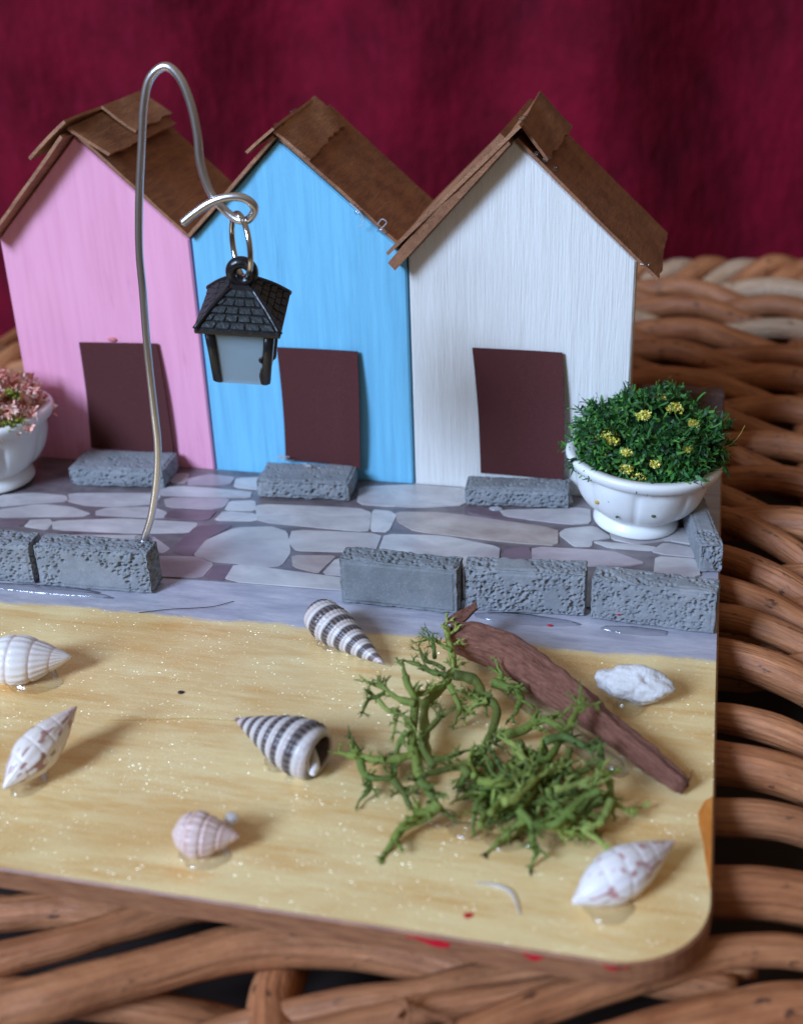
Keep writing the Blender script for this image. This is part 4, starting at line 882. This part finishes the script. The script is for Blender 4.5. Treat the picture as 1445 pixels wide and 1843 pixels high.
# body: four corner posts, four panes, top and bottom frames
t0_, t1_, hz = .50, .42, 1.03
for sx in (-1, 1):
    for sy in (-1, 1):
        rings = []
        for z, h, w in ((-.03, t0_ + .01, .13), (-.5, (t0_ + t1_) / 2, .12), (-hz + .05, t1_, .11), (-hz, t1_ - .05, .06)):
            cx, cy = sx * (h - w / 2), sy * (h - w / 2); b = w * .28; w2 = w / 2 + .012
            rings.append([(cx + dx * w2, cy + dy * w2, z) for dx, dy in ((-.6, -1), (.6, -1), (1, -.6), (1, .6), (.6, 1), (-.6, 1), (-1, .6), (-1, -.6))])
        V = [p for r in rings for p in r]; F = [tuple(range(7, -1, -1))] + [(k * 8 + i, k * 8 + (i + 1) % 8, (k + 1) * 8 + (i + 1) % 8, (k + 1) * 8 + i) for k in range(3) for i in range(8)] + [tuple(24 + i for i in range(8))]
        F = [tuple(reversed(f)) for f in F]
        mesh('corner_post', lx(V), F, M_BLACK, lan)
for face in range(4):
    R = np.array(Matrix.Rotation(face * math.pi / 2, 3, 'Z'))
    V = np.array([(-t0_ + .1, -t0_ + .03, -.04), (t0_ - .1, -t0_ + .03, -.04), (t1_ - .09, -t1_ + .03, -hz + .01), (-t1_ + .09, -t1_ + .03, -hz + .01)]); V = np.vstack([V, V + (0, .05, 0)]) @ R.T
    mesh('pane', lx(V), [(0, 1, 2, 3), (7, 6, 5, 4), (1, 0, 4, 5), (2, 1, 5, 6), (3, 2, 6, 7), (0, 3, 7, 4)], M_PANE, lan, smooth=False)
V, F = loft([fr(t1_ - .10, -hz - .0), fr(t1_ - .07, -hz + .03)]); mesh('base_plate', lx(V), F, M_PANE, lan, smooth=False)
for i, P in enumerate([[(.335, -.415, -.62), (.30, -.43, -.56), (.33, -.44, -.50)], [(.31, -.40, -.99), (.30, -.40, -.85), (.32, -.42, -.70)]]):
    tube('plastic_burr', lx(np.array(P)), [.02, .035, .02], M_BLACK, lan, 8, 10)

# ------------------------------------------------------------------ shells
def shell(name, base, tip, R, prof, whorls, label, style, roll=0.0, ribs=22, rib=.05, suture=.10, nu=190, nth=84, glue=None, mouth=None, grp='small sea shells glued on the sand'):
    base, tip = np.array(base, float), np.array(tip, float); ax = tip - base; L = np.linalg.norm(ax); ax /= L
    s = np.cross(ax, (0, 0, 1.0)); s /= np.linalg.norm(s); w = np.cross(s, ax)
    u = np.linspace(0, 1, nu); pu, pr = np.array(prof).T; rad = smooth_path(np.stack([pu, pr, pu * 0], 1), 200); rad = np.interp(u, rad[:, 0], rad[:, 1]) * R
    U, T = np.meshgrid(u, np.linspace(0, 2 * np.pi, nth, endpoint=False), indexing='ij'); U, T = U.ravel(), T.ravel(); Rr = np.repeat(rad, nth)
    phase = whorls * U ** 1.35 - T / (2 * np.pi) + roll; fr_ = np.mod(phase, 1)   # U=0 base, 1 tip
    fade = np.clip((1 - U) * 8, 0, 1) * np.clip((U - .0) * 12 + .3, 0, 1)
    b = 1 - suture * np.abs(2 * fr_ - 1) ** 5 * fade + rib * fade * np.cos(ribs * T + 2.2 * U) * np.abs(np.sin(np.pi * fr_)) ** .6
    if style == 'stripe': b = b + .018 * fade * np.cos(2 * np.pi * 3 * fr_)
    cut = np.zeros(len(U))
    Q = base + ax * (U * L)[:, None]
    D = s * np.cos(T)[:, None] + w * np.sin(T)[:, None]
    nz_ = vnoise(Q + D * Rr[:, None], 9, 3, 3)
    col = np.empty((len(U), 3))
    W_ = np.array(lin(240, 236, 232)[:3]); 
    if style == 'stripe':
        dk = np.array(lin(52, 32, 36)[:3]); mid = np.array(lin(150, 122, 120)[:3]); wh = np.array(lin(214, 206, 200)[:3])
        k1 = np.exp(-((fr_ - .32) / .27) ** 8); k2 = .55 * np.exp(-((fr_ - .80) / .05) ** 2); bead = (np.cos(ribs * T + 2.2 * U) * .5 + .5)
        col[:] = wh; col += (np.array(lin(196, 168, 160)[:3]) - wh) * ((fr_ > .62) & (fr_ < .72))[:, None] * .5
        col = col * (1 - k2[:, None]) + mid * k2[:, None]; kk = np.clip(k1 * (1 - .22 * bead), 0, 1)[:, None]; col = col * (1 - kk) + dk * kk
        tp = np.clip((U - .82) / .15, 0, 1)[:, None]; col = col * (1 - .4 * tp) + np.array(lin(186, 140, 130)[:3]) * .4 * tp
    elif style == 'spots':
        col[:] = np.array(lin(238, 226, 216)[:3]); sp = vnoise(np.stack([np.cos(T) * 3, np.sin(T) * 3, U * 7], 1), 1.7, 12, 1); k = np.clip((sp - .30) / .12, 0, 1)[:, None]
        col = col * (1 - .8 * k) + np.array(lin(150, 84, 66)[:3]) * .8 * k; tp = np.clip((U - .55) / .4, 0, 1)[:, None]; col = col * (1 - .35 * tp) + np.array(lin(206, 160, 150)[:3]) * .35 * tp
    elif style == 'few':
        col[:] = np.array(lin(240, 232, 228)[:3]); sp = vnoise(np.stack([np.cos(T) * 2, np.sin(T) * 2, U * 6], 1), 2.4, 31, 1); k = np.clip((sp - .50) / .08, 0, 1)[:, None]
        col = col * (1 - .75 * k) + np.array(lin(176, 92, 82)[:3]) * .75 * k; tp = np.clip((U - .5) / .5, 0, 1)[:, None]; col = col * (1 - .3 * tp) + np.array(lin(220, 190, 190)[:3]) * .3 * tp
    elif style == 'pink':
        col[:] = np.array(lin(228, 200, 190)[:3]); k = np.clip(np.exp(-((fr_ - .25) / .12) ** 2) * .6 + .2 * nz_, 0, 1)[:, None]; col = col * (1 - k) + np.array(lin(196, 146, 128)[:3]) * k
    else:
        col[:] = np.array(lin(238, 232, 226)[:3]); k = (np.clip(np.abs(2 * fr_ - 1) ** 6, 0, 1) * .5)[:, None]; col = col * (1 - k) + np.array(lin(190, 150, 136)[:3]) * k
        k = (np.clip(-np.cos(ribs * T + 2.2 * U), 0, 1) * np.clip((U - .35) * 3, 0, 1) * .55)[:, None]; col = col * (1 - k) + np.array(lin(184, 150, 150)[:3]) * k
    Rf = Rr * b
    if style == 'aper':                                # the mouth: a hollow beside the pillar, with a pale lip
        ang = np.mod(T - APER + np.pi, 2 * np.pi) - np.pi; c_ = ((U - .07) / .10) ** 2 + (ang / 1.15) ** 2
        hole = np.clip(1 - c_, 0, 1) ** .5; Rf = Rf * (1 - .62 * hole); kk = np.clip(hole * 2.2, 0, 1)[:, None]; col = col * (1 - kk) + np.array(lin(66, 38, 40)[:3]) * kk
        lip = np.exp(-((c_ - 1.12) / .16) ** 2) * (ang < .3); Rf = Rf * (1 + .07 * lip); kk = (lip * .8)[:, None]; col = col * (1 - kk) + W_ * kk
    V = Q + D * Rf[:, None]; V[:, 2] = np.maximum(V[:, 2], .004)
    F = [(i * nth + j, i * nth + (j + 1) % nth, (i + 1) * nth + (j + 1) % nth, (i + 1) * nth + j) for i in range(nu - 1) for j in range(nth)]
    F = [tuple(reversed(f)) for f in F]
    if not mouth: F.append(tuple(range(nth)))
    F.append(tuple((nu - 1) * nth + j for j in range(nth - 1, -1, -1)))
    o = tag(mesh(name, V, F, M_SHELL, None, True, np.clip(col, 0, 1)), label, 'shell', grp)
    if mouth:                                                      # hollow of the last whorl, its pale lip and pillar
        k = 40; th = np.linspace(0, 2 * np.pi, k, endpoint=False); D2 = s * np.cos(th)[:, None] + w * np.sin(th)[:, None]; off = (s * math.cos(mouth) + w * math.sin(mouth)) * R
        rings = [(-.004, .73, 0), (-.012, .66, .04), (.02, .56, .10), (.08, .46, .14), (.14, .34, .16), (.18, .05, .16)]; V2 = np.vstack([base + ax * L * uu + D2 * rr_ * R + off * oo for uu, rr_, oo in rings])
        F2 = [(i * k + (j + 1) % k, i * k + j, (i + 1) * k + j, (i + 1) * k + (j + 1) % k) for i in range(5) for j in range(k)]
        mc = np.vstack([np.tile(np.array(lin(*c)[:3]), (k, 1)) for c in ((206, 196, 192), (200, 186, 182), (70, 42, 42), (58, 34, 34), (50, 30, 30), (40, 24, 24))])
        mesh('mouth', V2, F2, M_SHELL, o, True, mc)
        pb = base - off * .42; P2 = [pb + ax * L * .10 + off * .5, pb + ax * L * .02 + off * .15, pb - ax * L * .02 - off * .16, pb - ax * L * .05 - off * .26]
        v2, f2, _, _ = tube_data(smooth_path(P2, 20), np.interp(np.linspace(0, 1, 20), [0, .5, 1], [.05, .085, .02]), 12); mesh('pillar', v2, f2, M_SHELL, o, True, np.tile(np.array(lin(232, 226, 224)[:3]), (len(v2), 1)))
    if glue: blob('glue_bead', *glue, M_GLUE, o, 4, .25, 22, 12)
    return o
SPINDLE = [(0, .10), (.08, .34), (.2, .70), (.35, .98), (.5, 1.0), (.65, .82), (.8, .52), (.92, .24), (1, .04)]
OVATE = [(0, .12), (.06, .45), (.16, .82), (.32, 1.0), (.5, .94), (.68, .68), (.84, .38), (.95, .16), (1, .03)]
CONE = [(0, .74), (.015, .84), (.05, .93), (.12, 1.0), (.22, 1.0), (.4, .88), (.6, .62), (.8, .34), (.95, .11), (1, .03)]
CONE2 = [(0, .55), (.04, .80), (.1, .93), (.2, 1.0), (.35, .95), (.55, .72), (.75, .45), (.92, .17), (1, .03)]
APER = -.35
shell('sea_shell', (-5.02, 2.46, .30), (-6.36, 2.93, .36), .385, CONE, 7, 'dark and white striped spiral shell with open mouth, left of the moss', 'stripe', .1, 26, .022, .045, glue=((-5.62, 2.62, .0), (.22, .24, .26)), mouth=.6)
APER = 3.6
shell('sea_shell', (-6.14, 5.86, .33), (-4.78, 4.93, .12), .305, CONE2, 7, 'dark and white striped spiral shell lying point down below the smooth brick', 'stripe', .55, 26, .022, .045, glue=((-5.7, 5.5, .0), (.3, .2, .06)))
shell('sea_shell', (-10.55, 3.60, .33), (-9.30, 3.96, .34), .37, OVATE, 4, 'plump white ribbed shell on glue near the left picture edge', 'ribbed', .2, 18, .03, .045, glue=((-9.85, 3.70, .0), (.45, .30, .22)))
shell('sea_shell', (-8.86, 1.16, .20), (-8.42, 2.46, .62), .275, SPINDLE, 6, 'slender cream shell with brown spots, its point raised', 'spots', .3, 12, .02, .035, glue=((-8.75, 1.55, .0), (.25, .3, .12)))
shell('sea_shell', (-6.33, .70, .28), (-5.52, .82, .27), .27, OVATE, 4, 'small pinkish cream shell near the front edge with a white glue tip', 'pink', .6, 16, .04, .09, glue=((-5.95, .72, .0), (.33, .26, .09)))
blob('glue_bead', (-5.70, 1.02, .34), (.09, .07, .10), M_GLUEW, bpy.data.objects['sea_shell.004'], 7, .7, 14, 9, None)
shell('sea_shell', (-1.52, .60, .20), (-.47, 1.66, .34), .29, SPINDLE, 6, 'white spindle shell with few red spots at the rounded board corner', 'few', .15, 14, .02, .035, glue=((-1.15, .85, .0), (.3, .3, .09)))
coral = blob('coral_pebble', (-1.13, 4.88, .26), (.50, .27, .25), M_CORAL, None, 5, .30, 70, 40, -.02)
tag(coral, 'lumpy white coral pebble to the right of the brown twig', 'pebble'); blob('glue_bead', (-1.22, 4.60, .0), (.20, .17, .20), M_GLUE, coral, 3, .25, 20, 12)

# ------------------------------------------------------------------ twig
sp, sr = smooth_path([(-3.88, 5.50, .33), (-3.50, 5.46, .34), (-2.86, 5.12, .33), (-2.13, 4.50, .30), (-1.54, 3.93, .26), (-.99, 3.42, .22), (-.60, 3.06, .19), (-.40, 2.88, .18)], 110, [.20, .285, .28, .245, .205, .175, .145, .12])
V, F, uv, D = tube_data(sp, sr, 40); kk = vnoise(V * (1, 1, 1) , 2.2, 4, 3) * .045 + vnoise(V, 9, 8, 2) * .02
al = uv[:, 1]; kk += .018 * np.sin(uv[:, 0] * 17 + 2.5 * np.sin(al * 1.3)) ; V = V + D * kk[:, None]; V[:, 2] = np.maximum(V[:, 2], .003)
twig = tag(mesh('driftwood_twig', V, F, M_BARK, None, True, uv=uv), 'reddish brown tapering twig lying across the sand behind the moss', 'twig')
Vb, Fb, ub = sheet_quad([(-4.02, 5.62, .46), (-3.62, 6.06, .66), (-3.54, 5.92, .58), (-3.80, 5.46, .58)], 12, 6, .05, lambda u, v: .05 * np.sin(u * 5 + v * 3), (-.2, -.6, .8))
mesh('bark_flap', Vb, Fb, M_BARK, twig, False, uv=ub * (1, .7))
g = np.random.default_rng(5); parts = []
for i in range(26):
    a = g.uniform(0, 2 * np.pi); b = np.array([-3.84, 5.50, .33]) + np.array([.0, math.cos(a), math.sin(a)]) * .22 * g.uniform(.3, 1); v, f, _, _ = tube_data(smooth_path([b + (.15, -.02, 0), b, b + (-.16 * g.uniform(.3, 1), g.uniform(-.02, .04), g.uniform(-.04, .05))], 6), np.linspace(.03, .008, 6), 5); parts.append((v, f))
V, F = join(parts); o = mesh('frayed_end', V, F, M_BARK, twig); o['kind'] = 'stuff'
tube('hair_root', [(-.42, 2.9, .2), (-.33, 2.98, .22), (-.30, 3.08, .30)], [.02, .01, .006], M_BARK, twig, 6, 10)
V, F, _, _ = tube_data(smooth_path([(-3.1, 4.86, .0), (-2.6, 4.46, .03), (-2.1, 3.98, .04), (-1.6, 3.50, .04), (-1.25, 3.24, .02), (-1.1, 3.2, 0)], 40), np.interp(np.linspace(0, 1, 40), [0, .2, .5, .8, 1], [.03, .12, .16, .15, .02]), 14)
V[:, 2] = np.maximum(V[:, 2], .002); mesh('glue_bead', V, F, M_GLUE, twig)

# ------------------------------------------------------------------ reindeer moss
g = np.random.default_rng(11); parts = []; kols = []
pal = [np.array(lin(*c)[:3]) for c in ((116, 130, 50), (128, 142, 58), (98, 116, 44), (86, 106, 44), (142, 154, 72), (106, 126, 50), (96, 106, 40))]
def add_branch(P, R, col, sides=7):
    v, f, _, D = tube_data(P, R, sides); v = v + D * (vnoise(v, 6, 2, 2) * R.max() * .30)[:, None]; v[:, 2] = np.maximum(v[:, 2], .006); parts.append((v, f))
    kols.append(np.clip(col[None] * (1 + .42 * vnoise(v, 3, 9, 2))[:, None], 0, 1))
def grow(p, d, r, depth, col):
    L = r * g.uniform(2.2, 3.8) + .03; d = d / np.linalg.norm(d); q = p + d * L; mid = (p + q) / 2 + g.normal(size=3) * L * .10
    add_branch(smooth_path([p, mid, q], 6), np.linspace(r, r * .62, 6), col, 6)
    if depth <= 0:
        for _ in range(g.integers(2, 5)):                          # tiny tips
            dd = d + g.normal(size=3) * .7; dd /= np.linalg.norm(dd); add_branch(np.array([q - d * .01, q + dd * .035, q + dd * .075]), np.array([r * .55, r * .36, r * .12]), col * 1.05, 5)
        return
    for _ in range(2 if g.random() < .75 else 3):
        dd = d + g.normal(size=3) * .62 + np.array([0, 0, .08]); grow(q, dd, r * g.uniform(.58, .76), depth - 1, col)
for r, pts in BRANCHES:
    r *= 1.02
    P = np.array(pts); n = max(10, len(P) * 6); Q, Rr = smooth_path(P, n, np.linspace(r, r * .62, len(P))); col = pal[g.integers(len(pal))]
    Rr = Rr * (1 + .06 * np.sin(np.arange(n) * .9 + g.uniform(0, 6))); add_branch(Q, Rr, col, 9)
    grow(Q[-1], Q[-1] - Q[-3], r * .50, 1, col)
    for k in range(len(P) + 2):                           # side twigs
        i = g.integers(n // 5, n - 2); t = Q[i + 1] - Q[i - 1]; t /= np.linalg.norm(t); s_ = np.cross(t, g.normal(size=3)); s_ /= np.linalg.norm(s_); s_[2] = abs(s_[2]) * .6
        grow(Q[i], s_ + t * .6, r * .44, int(g.random() < .35), col * g.uniform(.9, 1.1))
for i in range(100):                                              # the dense heart of the clump
    a = g.uniform(0, 2 * np.pi); q = g.uniform(0, 1) ** .6; c = np.array([-2.25 + .85 * q * math.cos(a), 2.45 + .62 * q * math.sin(a), g.uniform(.05, .42) * (1.1 - q * .7)])
    d = np.array([math.cos(a) + g.normal() * .7, math.sin(a) + g.normal() * .7, g.normal() * .5 + .1]); r = g.uniform(.028, .052); L = g.uniform(.25, .55); d /= np.linalg.norm(d)
    P = smooth_path([c - d * L / 2, c + g.normal(size=3) * .06, c + d * L / 2], 10); P[:, 2] = np.maximum(P[:, 2], .03); col = pal[g.integers(len(pal))]; add_branch(P, np.linspace(r, r * .6, 10), col, 7)
    grow(P[-1], P[-1] - P[-3], r * .6, g.integers(0, 2), col)
V, F = join(parts)
moss = tag(mesh('moss_clump', V, F, M_MOSS, None, True, np.vstack(kols)), 'tangled green clump of branching reindeer moss lying on the sand', 'moss')
for i, c in enumerate([(-2.9, 1.75, .0), (-2.45, 1.62, .0), (-2.0, 1.75, .0), (-3.3, 1.9, 0)]): blob('glue_bead', c, (.28, .16, .05), M_GLUE, moss, 20 + i, .4, 20, 8)
# a stray dark hair or two on the sand
tube('hair', [(-9.1, 5.80, .02), (-8.6, 5.95, .05), (-8.0, 6.15, .04), (-7.7, 6.42, .02)], [.006] * 4, M_SPECK, board, 5, 20)
tube('hair', [(-8.35, 3.0, .012), (-7.8, 3.10, .02), (-7.2, 3.25, .02), (-6.5, 3.33, .012)], [.004] * 4, M_FLECK_O, board, 5, 20)
